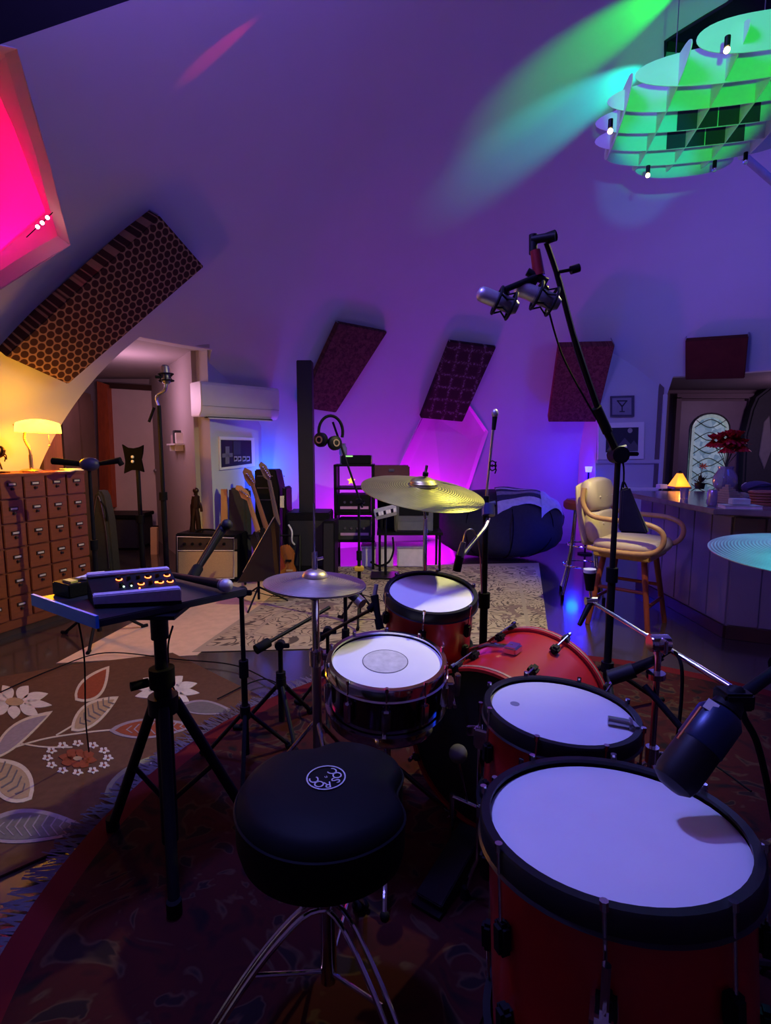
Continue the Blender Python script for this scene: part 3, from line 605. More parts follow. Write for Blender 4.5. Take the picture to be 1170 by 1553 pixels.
cymstand('chrome cymbal stand under the teal-lit crash cymbal', XC, (XC.x, XC.y), ph=.1)
hs = thing('hi_hat_stand', 'chrome hi-hat stand with pull rod and foot pedal', 'stand', (HH.x, HH.y, .022))
MB().cyl((HH.x, HH.y, .10), (HH.x, HH.y, .58), .017).build('lower_tube', steel, hs); MB().cyl((HH.x, HH.y, .56), (HH.x, HH.y, HH.z-.05), .0135).build('upper_tube', chrome, hs)
MB().cyl((HH.x, HH.y, .56), (HH.x, HH.y, .62), .026).box((HH.x+.035, HH.y, .59), (.04, .01, .025)).build('height_clamp', chrome, hs, bevel=.003)
MB().cyl((HH.x, HH.y, HH.z-.06), (HH.x, HH.y, HH.z+.27), .0035, n=8).build('pull_rod', chrome, hs); MB().cyl((HH.x, HH.y, HH.z+.03), (HH.x, HH.y, HH.z+.10), .010).cyl((HH.x+.01, HH.y, HH.z+.075), (HH.x+.03, HH.y, HH.z+.08), .005).build('clutch', chrome, hs)
MB().lathe([(.012, 0), (.04, .015), (.04, .02), (.012, .02)], (HH.x, HH.y, HH.z-.07), n=20).build('seat_cup', black, hs)
for k in range(3):
    a = 1.0+2*PI*k/3; d = V((math.cos(a), math.sin(a), 0)); b = V((HH.x, HH.y, 0)); lg = MB().tube([b+V((0, 0, .36)), b+d*.26+V((0, 0, .035))], .008).tube([b+V((0, 0, .14)), b+d*.15+V((0, 0, .18))], .005).build('leg', chrome, hs); MB().sph(b+d*.26+V((0, 0, .036)), .014).build('rubber_foot', rubber, lg)
MB().box((HH.x+.05, HH.y-.16, .07), (.09, .28, .012), rz(.3) @ Matrix.Rotation(.22, 3, 'X')).build('footboard', chrome, hs, bevel=.003)
# throne
TC = P(495, 1188, 1.09); tr = thing('drum_throne', 'black round saddle drum stool with a white ring logo', 'stool', (TC.x, TC.y, .022))
fa = math.atan2(BA.y, BA.x)
def seat_r(t): return .196-.040*math.exp(-((((t-(fa-.95)+PI) % (2*PI))-PI)/.33)**2)-.034*math.exp(-((((t-(fa+.95)+PI) % (2*PI))-PI)/.33)**2)
mb = MB(); rows = []; NS = 64
for k, z in [(0, .012), (.5, .011), (.85, .004), (.95, -.008), (1.0, -.03), (1.0, -.095), (.96, -.125), (.85, -.135), (0, -.135)]:
    rows.append([mb.v(TC+V((0, 0, z)))] if k == 0 else [mb.v(TC+V((seat_r(2*PI*i/NS)*k*math.cos(2*PI*i/NS), seat_r(2*PI*i/NS)*k*math.sin(2*PI*i/NS), z))) for i in range(NS)])
for A, B in zip(rows, rows[1:]):
    for i in range(NS):
        j = (i+1) % NS
        if len(A) == 1: mb.f((A[0], B[i], B[j]))
        elif len(B) == 1: mb.f((A[i], A[j], B[0]))
        else: mb.f((A[i], A[j], B[j], B[i]))
seat = mb.build('seat', vinyl, tr, ang=70)
MB().tube([TC+V((seat_r(2*PI*i/NS)*math.cos(2*PI*i/NS), seat_r(2*PI*i/NS)*math.sin(2*PI*i/NS), -.03)) for i in range(NS)], .004, 6, True).build('piping', vinyl, seat)
inkm = mk('white_ink', (.55, .55, .60), .6)
lm = MB(); LC = TC+V((.0, 0, .0138)); lm.lathe([(.0405, 0), (.0435, 0), (.0435, .001), (.0405, .001)], LC, n=48, closed=True)
for s_, a0 in (('R', -1.35), ('O', -2.05), ('C', -2.75)):
    M = Matrix.Translation(LC+V((math.cos(a0)*.026, math.sin(a0)*.026, .0005))) @ Matrix.Rotation(a0-PI/2, 4, 'Z'); text_mesh(lm, s_, .030, M)
for s_, a0 in (('S', -.45), ('O', .30), ('C', 1.05)):
    M = Matrix.Translation(LC+V((math.cos(a0)*.026, math.sin(a0)*.026, .0005))) @ Matrix.Rotation(a0+PI/2, 4, 'Z'); text_mesh(lm, s_, .030, M)
text_mesh(lm, 'n', .014, Matrix.Translation(LC+V((0, 0, .0005))) @ Matrix.Rotation(PI+.4, 4, 'Z'))
lm.build('ring_logo', inkm, seat, smooth=False, label='white ring logo')
MB().cyl((TC.x, TC.y, TC.z-.155), (TC.x, TC.y, TC.z-.13), .07).build('seat_plate', black, tr)
MB().cyl((TC.x, TC.y, .10), (TC.x, TC.y, .36), .019).build('lower_tube', chrome, tr); MB().cyl((TC.x, TC.y, .30), (TC.x, TC.y, TC.z-.14), .0125).build('spindle', chrome, tr)
MB().cyl((TC.x, TC.y, .30), (TC.x, TC.y, .36), .027).box((TC.x+.045, TC.y, .33), (.04, .01, .02)).build('height_clamp', chrome, tr, bevel=.003)
for k in range(3):
    a = -.75+2*PI*k/3+.0; d = V((math.cos(a), math.sin(a), 0)); b = V((TC.x, TC.y, 0)); q = V((-d.y, d.x, 0))*.012; f_ = b+d*.27+V((0, 0, .041))
    lg = MB().tube(arc([b+q+V((0, 0, .29)), b+q+d*.06+V((0, 0, .285)), b+q+d*.16+V((0, 0, .19)), f_+q], 4), .006).tube(arc([b-q+V((0, 0, .29)), b-q+d*.06+V((0, 0, .285)), b-q+d*.16+V((0, 0, .19)), f_-q], 4), .006).tube([b+V((0, 0, .12)), b+d*.17+V((0, 0, .165))], .005).build('leg', chrome, tr)
    MB().sph(f_, .018, (1.4, 1, 1)).build('rubber_foot', rubber, lg)
# chrome boom stand beside the floor toms
c0 = P(1000, 975, 1.55); bs = cymstand('chrome cymbal boom stand with an empty tilter', c0, (c0.x, c0.y), boom=c0-V((0, 0, .03)), name='cymbal_boom_stand', ph=.5)
e1, e0 = P(1117, 1047, 1.38), P(897, 912, 1.85)
MB().cyl(e1, e1.lerp(e0, .55), .009).build('boom_arm', chrome, bs); MB().cyl(e1.lerp(e0, .35), e0, .0065).build('boom_rod', chrome, bs)
MB().cyl(c0-V((.03, 0, 0)), c0+V((.03, 0, 0)), .027).cyl(c0+V((0, 0, -.04)), c0, .014).box(c0+V((.0, -.03, 0)), (.012, .03, .045)).build('boom_clutch', chrome, bs, bevel=.004)
MB().cyl(P(995, 1028, 1.55), P(995, 1020, 1.55), .028).build('memory_lock', chrome, bs)
ti = MB().cyl(e0-V((.02, 0, 0)), e0+V((.02, 0, 0)), .016).cyl(e0, P(895, 880, 1.85), .005).build('tilter', chrome, bs)
MB().cyl(P(895, 895, 1.85), P(895, 868, 1.85), .014, .022).build('rubber_sleeve', rubber, ti); MB().cyl(P(895, 868, 1.85), P(895, 863, 1.85), .022).build('felt_washer', mk('pale_felt', (.6, .6, .58), .9), ti); MB().cyl(e0, P(879, 948, 1.8), .011, .008).build('tilter_handle', black, ti)
tag(MB(taM).cyl((.095, -.06, .013), (.14, -.075, .013), .011, n=10).cyl((.14, -.075, .013), (.146, -.077, .013), .016, n=8).box((.152, -.078, .013), (.012, .03, .006)).build('drum_key', steel, bevel=.001), 'small silver drum key lying on the smaller floor tom head', 'drum key')
# ================================================================ STANDS AND MICROPHONES
def mstand(label, xy, ztop, boom=None, legr=.30, ph=.4, zf=.022, r=.0105, name='microphone_stand', group=None, hub=.26, cw=True, flat=False):
    s_ = thing(name, label, 'stand', (xy[0], xy[1], zf), group); b = V((xy[0], xy[1], zf)); top = V((xy[0], xy[1], ztop))
    MB().cyl(b+V((0, 0, .05)), b+V((0, 0, .55*(ztop-zf))), r*1.35).build('lower_tube', black, s_)
    MB().cyl(b+V((0, 0, .5*(ztop-zf))), top, r).build('upper_tube', black, s_)
    MB().cyl(b+V((0, 0, .52*(ztop-zf))), b+V((0, 0, .52*(ztop-zf)+.07)), r*2).build('height_clutch', rubber, s_)
    if flat: MB().lathe([(0, 0), (legr, 0), (legr, .012), (.03, .03), (0, .03)], b, n=32).build('base_plate', black, s_)
    else:
        MB().cyl(b+V((0, 0, hub-.05)), b+V((0, 0, hub)), r*2.2).build('leg_hub', black, s_)
        for k in range(3):
            a = ph+2*PI*k/3; d = V((math.cos(a), math.sin(a), 0)); f_ = b+d*legr+V((0, 0, .014))
            lg = MB().tube([b+V((0, 0, hub-.02)), f_], r*.9).build('leg', black, s_); MB().cyl(f_-d*.015, f_+d*.03, .0125).build('rubber_foot', rubber, lg)
    if boom:
        p, q = V(boom[0]), V(boom[1]); MB().cyl(p, q, r*.8).build('boom_arm', black, s_)
        MB().cyl(top-V((0, .02, 0)), top+V((0, .02, 0)), .022).box(top+V((.03, -.01, .0)), (.03, .012, .022)).build('boom_clutch', black, s_, bevel=.003)
        if cw: MB().cyl(p, p+(q-p).normalized()*-.07, .022).build('counterweight', rubber, s_)
    return s_
# overhead pair stand
oc = P(938, 690, 2.5); ot = P(829, 368, 2.25)
os_ = mstand('tall black boom stand carrying the overhead microphone pair', (oc.x, oc.y), oc.z, None, .33, .3, r=.0135)
MB().tube(arc([oc, P(912, 632, 2.46), P(875, 525, 2.37), P(848, 425, 2.3), ot], 6), [.018]*6+[.015]*7+[.0125]*6+[.011]*6).build('boom_arm', black, os_)
MB().cyl(P(905, 618, 2.44), P(922, 655, 2.47), .023).build('boom_collar', black, os_)
MB().cyl(oc-V((0, .04, 0)), oc+V((0, .04, 0)), .04).box(oc+V((.06, 0, .005)), (.07, .02, .02)).build('boom_clutch', black, os_, bevel=.004)
MB().cyl(oc+V((.0, 0, .02)), oc+V((.035, -.01, .03)), .02).build('clutch_cap', steel, os_)
tb = MB().cyl(P(807, 364, 2.26), P(843, 358, 2.22), .017).cyl(P(809, 356, 2.26), P(809, 385, 2.26), .017).build('stereo_bar', black, os_)
MB().cyl(P(829, 362, 2.24), P(843, 357, 2.24), .022).build('end_cap', rubber, tb)
MB().cyl(P(846, 413, 2.29), P(872, 408, 2.29), .007).cyl(P(866, 410, 2.29), P(879, 406, 2.29), .017).build('side_handle', black, os_)
MB().cyl(P(812, 380, 2.25), P(818, 418, 2.25), .02, .024).build('swivel_joint', mk('red_anodised', (.22, .015, .02), .35, .4), os_, label='dark red swivel joint')
micgrey = mk('mic_grille', (.40, .37, .42), .4, .7, .15, 120); micb = mk('mic_body_grey', (.20, .19, .23), .35, .6)
def ldc(label, a, b, r, group='overhead microphones', shock=True):
    a, b = V(a), V(b); d = (b-a).normalized(); m = thing('condenser_microphone', label, 'microphone', a, group)
    L = (b-a).length; n_ = 20
    MB().lathe([(0, 0), (r*.6, .004), (r*.95, .015), (r, .03), (r, L*.45), (0, L*.45)], a, d, n_).build('grille', micgrey, m)
    MB().lathe([(r, L*.45), (r*1.02, L*.46), (r*1.02, L*.9), (r*.7, L), (0, L)], a, d, n_).build('body', micb, m)
    if shock:
        x = d.orthogonal().normalized()
        for k, t in enumerate((.5, .85)):
            MB().tube([a+d*L*t+(x*math.cos(2*PI*i/20)+d.cross(x)*math.sin(2*PI*i/20))*r*1.75 for i in range(20)], .006, 8, True).build('mount_ring', black, m)
        for i in range(6):
            an = 2*PI*i/6; u = x*math.cos(an)+d.cross(x)*math.sin(an); MB().tube([a+d*L*.5+u*r*1.75, a+d*L*.67+u*r*1.1, a+d*L*.85+u*r*1.75], .004, 6).build('elastic_band', rubber, m)
        MB().cyl(a+d*L*.67+x*r*1.2, a+d*L*.67+x*(r*1.75+.03), .012).build('mount_arm', black, m)
    return m
ldc('grey capsule microphone at the outer end of the overhead pair', P(724, 443, 2.16), P(785, 468, 2.16), .030)
ldc('lilac grey microphone nearest the tall boom arm in the overhead pair', P(781, 434, 2.24), P(848, 462, 2.24), .032)
MB().cyl(P(818, 415, 2.25), P(800, 445, 2.24), .013).cyl(P(818, 418, 2.25), P(765, 440, 2.18), .012).cyl(P(800, 412, 2.25), P(830, 428, 2.25), .016).build('mount_bracket', black, os_)
tag(MB().tube(arc([P(832, 468, 2.26), P(842, 505, 2.32), P(856, 545, 2.36), P(885, 600, 2.42), P(925, 668, 2.47), P(945, 700, 2.48), P(946, 740, 2.48)], 5), .004, 6).build('microphone_cable', rubber), 'thin black cable hanging along the tall boom arm', 'cable')
po = P(960, 778, 2.44); pc = thing('hanging_pouch', 'black cone shaped fabric pouch hanging on the tall boom stand', 'pouch', P(960, 812, 2.44))
mb = MB(); mb.hull([P(940, 742, 2.47), P(952, 738, 2.47), P(956, 738, 2.42), P(944, 742, 2.42)], [P(938, 802, 2.47), P(986, 806, 2.47), P(984, 810, 2.38), P(940, 808, 2.38)]); mb.build('body', darkgrey, pc, bevel=.008); MB().tube(arc([P(942, 745, 2.45), P(946, 730, 2.46), P(952, 741, 2.45)], 4), .004).build('strap', black, pc)
# centre stand with gooseneck mic
gq = P(738, 752, 2.4); gs = mstand('black stand beside the rack tom with a chrome gooseneck on top', (gq.x, gq.y), gq.z, None, .28, .9, r=.014)
MB().tube(arc([gq, P(743, 705, 2.4), P(747, 665, 2.4), P(750, 640, 2.4)], 6), .006).build('gooseneck', chrome, gs)
MB().cyl(P(741, 765, 2.4), P(741, 782, 2.38), .03).cyl(P(730, 768, 2.4), P(752, 764, 2.4), .014).build('side_clamp', mk('blue_black_clamp', (.03, .03, .12), .3), gs)
gm_ = thing('stick_microphone', 'slim chrome microphone on the gooseneck beside the ride cymbal', 'microphone', P(750, 655, 2.4))
MB().cyl(P(749, 652, 2.4), P(751, 632, 2.4), .009, .012).build('body', black, gm_); MB().sph(P(751, 627, 2.4), .016, (1, 1, 1.3)).build('grille', micgrey, gm_)
MB().tube([P(748+5*math.cos(t*.9), 700+t*.9+6*math.sin(t*.9), 2.39) for t in range(16)], .003, 6).build('cable_knot', rubber, gm_)
MB().tube(arc([P(741, 785, 2.38), P(736, 800, 2.32), P(718, 822, 2.25), P(704, 840, 2.2)], 5), .009).build('tom_mic_arm', steel, gs)
tmic = thing('tom_microphone', 'short black microphone aimed down at the small rack tom', 'microphone', P(694, 864, 2.18))
MB().cyl(P(698, 842, 2.18), P(693, 866, 2.18), .018).build('grille', black, tmic); MB().cyl(P(703, 822, 2.18), P(698, 844, 2.18), .011, .018).build('body', micb, tmic); MB().tube(arc([P(703, 822, 2.18), P(707, 806, 2.19), P(716, 803, 2.21), P(722, 812, 2.25), P(728, 835, 2.35), P(731, 900, 2.37)], 5), .0035, 6).build('cable', steel, tmic)
# short boom stand at the hi-hat
hq = P(425, 978, 2.32); mstand('short black boom stand behind the hi-hat stand', (hq.x, hq.y), hq.z, (P(408, 974, 2.28), P(500, 921, 2.55)), .2, 1.0, r=.011)
k_ = P(524, 905, 2.75); mstand('low black stand holding a thick microphone near the hi-hat', (k_.x, k_.y), k_.z, None, .2, .2)
km = thing('kick_microphone', 'fat black microphone on the low stand behind the hi-hat', 'microphone', P(545, 915, 2.72)); MB().cyl(P(505, 900, 2.75), P(531, 897, 2.75), .026).cyl(P(524, 893, 2.74), P(549, 915, 2.70), .028, .024).build('body', black, km, bevel=.004); MB().cyl(P(541, 908, 2.72), P(550, 916, 2.69), .0285).build('grille', micb, km)
sq = P(497, 957, 2.5); mstand('little black stand reaching toward the snare rim', (sq.x, sq.y), sq.z-.0, (P(488, 965, 2.48), P(562, 925, 2.0)), .17, .6, r=.009)
sm = thing('snare_microphone', 'black pencil microphone pointing at the snare head rim', 'microphone', P(577, 952, 1.98)); MB().cyl(P(571, 886, 2.02), P(568, 905, 2.01), .009).build('connector', micgrey, sm); MB().cyl(P(568, 903, 2.01), P(574, 938, 1.98), .017, .011).cyl(P(574, 938, 1.98), P(577, 954, 1.97), .016).build('body', black, sm); MB().cyl(P(560, 925, 2.0), P(570, 915, 2.0), .015).build('clip', rubber, sm)
# big foreground microphone at the largest tom
fm = thing('large_tom_microphone', 'fat blue-black microphone hanging over the largest tom head', 'microphone', P(1018, 1195, .80))
a, b = P(1021, 1186, .80), P(1098, 1080, .84); d = (b-a).normalized(); L = (b-a).length
MB().lathe([(0, -.012), (.018, -.010), (.030, -.002), (.034, .012), (.034, L*.50), (0, L*.50)], a, d, 28).build('grille', mk('dark_grille', (.012, .012, .016), .5, .5, .3, 200), fm)
MB().lathe([(.0345, L*.50), (.0355, L*.52), (.0355, L*.92), (.028, L), (0, L)], a, d, 28).build('body', mk('blue_black_body', (.012, .025, .07), .35, .4), fm)
x = d.cross(ray(1050, 1130)).normalized(); fr_ = (CAM-a).normalized()
MB().cyl(a+d*L*.42+x*.028+fr_*.018, a+d*L*.88+x*.028+fr_*.022, .0028).build('side_rail', mk('copper_rail', (.65, .25, .08), .3, .8), fm)
MB().box(a+d*L*.95+x*.018+fr_*.03, (.018, .004, .018), Matrix((x, fr_, d)).transposed()).build('label_tape', paper, fm)
MB().cyl(a+d*L, a+d*(L+.05), .026, .015).box(a+d*(L+.03), (.05, .04, .03)).build('swivel_mount', black, fm, bevel=.004)
fs_ = P(1215, 1000, .92); fst = mstand('black boom stand at the right holding the large tom microphone', (1.02, .95), 1.02, (P(1185, 1012, .93), P(1108, 1068, .85)), .25, 1.9, r=.013)
MB().cyl(V((1.02, .95, 1.02)), P(1185, 1012, .93), .011).build('boom_link', black, fst)
tag(MB().tube(arc([b+d*.05, P(1128, 1085, .88), P(1150, 1130, .9), P(1172, 1230, .9), P(1190, 1350, .9), V((.85, .9, .03))], 6), .006, 8).build('microphone_cable', rubber), 'black cable dropping from the large tom microphone', 'cable')
# dynamic mic under the chrome boom
um = thing('dynamic_microphone', 'black dynamic microphone below the chrome boom beside the bass drum', 'microphone', P(935, 1030, 1.62)); MB().cyl(P(925, 1028, 1.62), P(962, 1016, 1.60), .024).build('grille', mk('black_mesh', (.015, .015, .018), .6, .3), um); MB().cyl(P(960, 1016, 1.6), P(1004, 996, 1.56), .018, .012).build('body', black, um); MB().tube(arc([P(1004, 996, 1.56), P(1022, 988, 1.55), P(1034, 1010, 1.5), P(1034, 1060, 1.5), P(1026, 1130, 1.5), P(1010, 1200, 1.5), V((.72, 1.4, .03))], 6), .005, 8).build('cable', rubber, um)
MB().cyl(P(978, 1040, 1.56), P(1046, 1118, 1.44), .010).build('boom_brace', black, bs)
# ================================================================ MIXER TABLE
TZ = .86; tl, tf, trr = Zp(52, 906, TZ), Zp(150, 940, TZ), Zp(375, 893, TZ); tbk = tl+trr-tf
tp = V((-.70, 1.58, 0)); mt = thing('laptop_tripod_table', 'black tripod stand with a square tray at the rug edge', 'stand', (tp.x, tp.y, .022))
MB().prism([tl, tf, trr, tbk], (0, 0, -.022)).build('tray', mk('tray_black', (.015, .017, .022), .35), mt, bevel=.003)
u_ = (tf-tl).normalized(); MB().prism([tl+V((0, 0, .012)), tf+V((0, 0, .012)), tf+V((0, 0, -.024)), tl+V((0, 0, -.024))], V((-.006, -.006, 0))).build('edge_lip', mk('blue_edge', (.02, .30, .95), .4), mt, smooth=False)
MB().cyl(tp+V((0, 0, .06)), tp+V((0, 0, .62)), .026).build('lower_tube', black, mt); MB().cyl(tp+V((0, 0, .55)), tp+V((0, 0, TZ-.02)), .019).build('upper_tube', black, mt)
MB().cyl(tp+V((0, 0, TZ-.12)), tp+V((0, 0, TZ-.022)), .026).box(tp+V((0, 0, TZ-.03)), (.16, .16, .012)).build('tray_mount', black, mt)
MB().cyl(tp+V((0, 0, .585)), tp+V((0, 0, .645)), .038).cyl(tp+V((-.03, -.03, .61)), tp+V((-.07, -.06, .61)), .014).build('height_collar', rubber, mt)
for k, a in enumerate((2.75, .5, -1.15)):
    dd = V((math.cos(a), math.sin(a), 0)); h = tp+dd*.035+V((0, 0, .53)); f_ = tp+dd*.26+V((0, 0, .035)); lg = MB().cyl(h, f_, .0165).build('leg', black, mt); MB().cyl(f_-V((0, 0, .012)), f_+V((0, 0, .03)), .021).build('rubber_foot', rubber, lg)
    MB().cyl(tp+dd*.02+V((0, 0, .20)), h.lerp(f_, .5), .008).build('brace', black, mt)
MB().cyl(tp+V((0, 0, .50)), tp+V((0, 0, .555)), .045).build('leg_hub', black, mt)
A, B, C2, D2 = P(143, 909, 1.50), P(275, 897, 1.54), P(258, 863, 1.63), P(131, 873, 1.60)
z0 = TZ+.001; mx_ = thing('mixer', 'small black audio mixer with orange lit knobs and lilac metal rails', 'mixer', (A.x, A.y, z0))
lo = [V((q.x, q.y, z0)) for q in (A, B, C2, D2)]
MB().hull(lo, [A, B, C2, D2]).build('chassis', black, mx_, smooth=False)
rail = mk('lilac_rail', (.50, .46, .62), .45, .3, .2, 80)
ux, uy = (B-A), (D2-A); nn = ux.cross(uy).normalized()
for q in ((0, .14), (.86, 1.0)):
    MB().prism([A+uy*q[0], B+uy*q[0], B+uy*q[1], A+uy*q[1]], nn*.012).build('rail', rail, mx_, bevel=.003)
MB().prism([V((A.x, A.y, A.z))+nn*.01, V((B.x, B.y, B.z))+nn*.01, V((B.x, B.y, z0+.012)), V((A.x, A.y, z0+.012))], V((0, -.004, 0))).build('front_lip', rail, mx_, smooth=False)
glow = mk('orange_led', (1, .25, .05), .4, emit=6, ecol=(1, .16, .03)); grn = mk('pale_led', (.8, 1, .8), .4, emit=5, ecol=(.6, 1, .7))
for i in range(6):
    for j in range(2):
        c = A+ux*(.36+.115*i)+uy*(.42+.26*j)+nn*.001; kb = MB().lathe([(0, .014), (.0055, .014), (.007, 0), (0, 0)], c, nn, 14).build('knob', black, mx_)
        if (i, j) in ((0, 1), (3, 1), (5, 1), (2, 0), (4, 0), (5, 0)): MB().tube([c+nn*.004+(ux.normalized()*math.cos(t)+uy.normalized()*math.sin(t))*.0085 for t in [PI+PI*s/8 for s in range(9)]], .0016, 6).build('glow_ring', glow, kb)
MB().box(A+ux*.80+uy*.42+nn*.004, (.022, .006, .004), rz(.25)).build('lit_button', glow, mx_)
for q in ((.38, .36), (.47, .37), (.55, .24)): MB().sph(A+ux*q[0]+uy*q[1]+nn*.004, .0025, n=8).build('status_light', grn if q[0] < .5 else glow, mx_)
ob = thing('effects_box', 'black controller box with a yellow tag beside the mixer', 'box', (*Zp(105, 905, TZ).xy, TZ))
q = Zp(108, 905, TZ); R_ = rz(-.55); MB().box(q+V((0, 0.05, .022)), (.10, .12, .042), R_).build('body', black, ob, bevel=.003); MB().box(q+V((-.012, .02, .046)), (.05, .022, .006), R_).build('yellow_tag', mk('yellow_tag', (.75, .65, .12), .5), ob)
for k in range(3): MB().box(q+V((.02+.012*k, .07, .048+.004*k)), (.05, .06, .004), rz(-.3+.4*k)).build('paper_slip', paper, ob)
hm = thing('handheld_microphone', 'handheld vocal microphone with a grey ball grille lying on the tray', 'microphone', (*Zp(343, 890, TZ).xy, TZ))
c = Zp(343, 888, TZ+.024); e = Zp(262, 872, TZ+.016); MB().sph(c, .022, n=20).build('ball_grille', mk('grey_mesh', (.45, .43, .48), .5, .3, .2, 150), hm); MB().cyl(c+(e-c).normalized()*.014, e, .016, .010).build('handle', black, hm); MB().cyl(c+(e-c).normalized()*.010, c+(e-c).normalized()*.02, .0205).build('collar', micb, hm)
sp_ = P(358, 898, 2.05); mstand('slim black stand right behind the mixer tray with its boom raised', (-.575, 2.05), sp_.z, (P(300, 862, 2.05), P(338, 798, 2.35)), .2, .7, r=.0095)
ex = thing('dynamic_microphone', 'black microphone on the raised boom in front of the tan amplifier', 'microphone', P(342, 798, 2.35)); MB().sph(P(344, 796, 2.34), .026).build('ball_grille', mk('black_mesh', (.015, .015, .018), .6), ex); MB().cyl(P(340, 798, 2.35), P(300, 862, 2.2), .022, .015).build('body', black, ex)
for pts, lb in (([(118, 938), (128, 1000), (130, 1090), (135, 1140)], 'thin cable hanging from the tray corner onto the floral rug'), ([(262, 950), (255, 985), (262, 1040), (290, 1090)], 'thin cable dangling behind the tripod table pole')):
    n_ = len(pts); tag(MB().tube(arc([P(x, y, 1.5+(.62 if lb.startswith('thin cable hanging') else .5)*i/(n_-1)) for i, (x, y) in enumerate(pts)], 6), .003, 6).build('hanging_cable', rubber), lb, 'cable')
for pts, lb in (([(0, 1050), (80, 1015), (160, 990), (270, 1000), (360, 1010), (430, 1045)], 'black cable crossing between the floral rug and the dark floor'), ([(380, 895), (430, 905), (500, 890), (560, 905), (640, 930)], 'black cable snaking across the scroll rug'), ([(330, 1060), (400, 1030), (445, 1055), (470, 1080)], 'black cable loop on the floor behind the hi-hat'), ([(1140, 1200), (1060, 1150), (1010, 1190), (960, 1230)], 'black cable lying behind the largest tom')):
    tag(MB().tube(arc([Zp(x, y, .024) for x, y in pts], 7), .004, 6).build('floor_cable', rubber), lb, 'cable')
# ================================================================ CARD CABINET AND LAMP
cf = V((-2.66, 3.63, 0)); cu = V((.33, .94, 0)).normalized(); cn = V((.94, -.33, 0)).normalized()
CH_ = 1.155; cw0, cw1 = -.42, .66; ctr = cf+cu*((cw0+cw1)/2)-cn*.2; RC3 = rz(math.atan2(cu.y, cu.x))
cabm = mk('cabinet_oak', (.20, .045, .010), .5, 0, .3, 5, stretch=(2, 2, 12)); drawm = mk('drawer_oak', (.23, .052, .011), .45, 0, .3, 5, stretch=(3, 3, 14))
cb = thing('card_cabinet', 'wooden card catalogue cabinet of small drawers with brass label holders', 'cabinet', (ctr.x, ctr.y, 0))
MB().box(ctr+V((0, 0, CH_/2+.02)), (cw1-cw0, .38, CH_-.05), RC3).build('body', cabm, cb, bevel=.004)
MB().box(ctr+V((0, 0, CH_-.012)), (cw1-cw0+.04, .43, .025), RC3).build('top_board', cabm, cb, bevel=.005)
MB().box(ctr+V((0, 0, .03)), (cw1-cw0-.03, .35, .06), RC3).build('plinth', darkwood, cb)
dpw, dph = .172, .172; fm_ = mk('label_frame', (.05, .03, .02), .4, .6); lbm = mk('label_card', (.62, .52, .48), .7)
for i in range(-2, 4):
    for j in range(6):
        c = cf+cu*(.075+dpw*i)+V((0, 0, CH_-.095-dph*j)); 
        if c.z < .1: continue
        dw = MB().box(c+cn*.001, (dpw-.012, .018, dph-.012), RC3).build('drawer', drawm, cb, bevel=.004)
        MB().box(c+cn*.013+V((0, 0, .02)), (.062, .008, .026), RC3).build('label_holder', fm_, dw)
        MB().box(c+cn*.018+V((0, 0, .021)), (.046, .003, .013), RC3).build('label_card', lbm, dw)
        MB().lathe([(0, .02), (.009, .018), (.006, .006), (.011, 0)], c+cn*.01-V((0, 0, .012)), cn, 12).build('knob', fm_, dw)
lb = P(47, 703, 3.95); lb.z = CH_+.001
lmp = thing('desk_lamp', 'brass banker desk lamp with a glowing yellow glass shade', 'lamp', lb)
bras = mk('polished_brass', (.75, .50, .18), .25, 1.)
MB().lathe([(0, 0), (.075, 0), (.075, .012), (.06, .022), (.02, .03), (0, .03)], lb, n=28).build('base', bras, lmp)
st_ = [lb+V((0, 0, .025)), lb+V((0, 0, .13)), P(44, 680, 3.95), P(37, 666, 3.95), P(38, 652, 3.95)]
MB().tube(arc(st_, 5), .009).cyl(lb+V((0, 0, .03)), lb+V((0, 0, .13)), .013).build('stem', bras, lmp)
shm = bpy.data.materials.new('glowing_glass_shade'); nt, b_ = nodes(shm); b_.inputs['Base Color'].default_value = (.9, .75, .2, 1); b_.inputs['Emission Color'].default_value = (1, .78, .08, 1); b_.inputs['Emission Strength'].default_value = 1.6
nt.links.new(ramp(nt, noise(nt, nt.nodes.new('ShaderNodeTexCoord').outputs['Object'], 6), [(.3, (1, .72, .05)), (.7, (1, .90, .20))]), b_.inputs['Emission Color'])
s0, s1 = P(25, 648, 3.92), P(90, 650, 4.0); sd = (s1-s0).normalized(); SL = (s1-s0).length; sv = V((0, 0, 1)); sf = sd.cross(sv).normalized()
mb = MB(); rows = []
for i in range(9):
    t = i/8; k = (math.sin(PI*min(1, max(0, .18+.64*t)))**.5); row = []
    for j in range(13):
        a = PI*(j/12); row.append(mb.v(s0+sd*SL*t+sf*(.075*k*math.cos(a))+sv*(-.035+.10*k*math.sin(a)**.8)))
    rows.append(row)
for A_, B_ in zip(rows, rows[1:]):
    for j in range(12): mb.f((A_[j], A_[j+1], B_[j+1], B_[j]))
mb.f(rows[0]); mb.f(rows[-1][::-1])
mb.build('shade', shm, lmp)
MB().cyl(P(74, 660, 3.96), P(75, 674, 3.96), .002, n=6).sph(P(75, 676, 3.96), .007, n=8).build('pull_chain', bras, lmp); MB().cyl(P(20, 644, 3.92), P(27, 646, 3.92), .006).build('finial', bras, lmp)
light('desk_lamp_bulb', 'POINT', (s0+s1)/2+V((.02, -.02, -.05)), (1, .37, .0), 26, .05).parent = None
light('desk_lamp_upglow', 'POINT', (s0+s1)/2+V((.0, 0, .13)), (1, .42, .0), 6, .06)
hb = P(3, 712, 3.8); hb.z = CH_+.001; ho = thing('horse_figurine', 'dark rearing horse figurine on the card cabinet', 'figurine', hb)
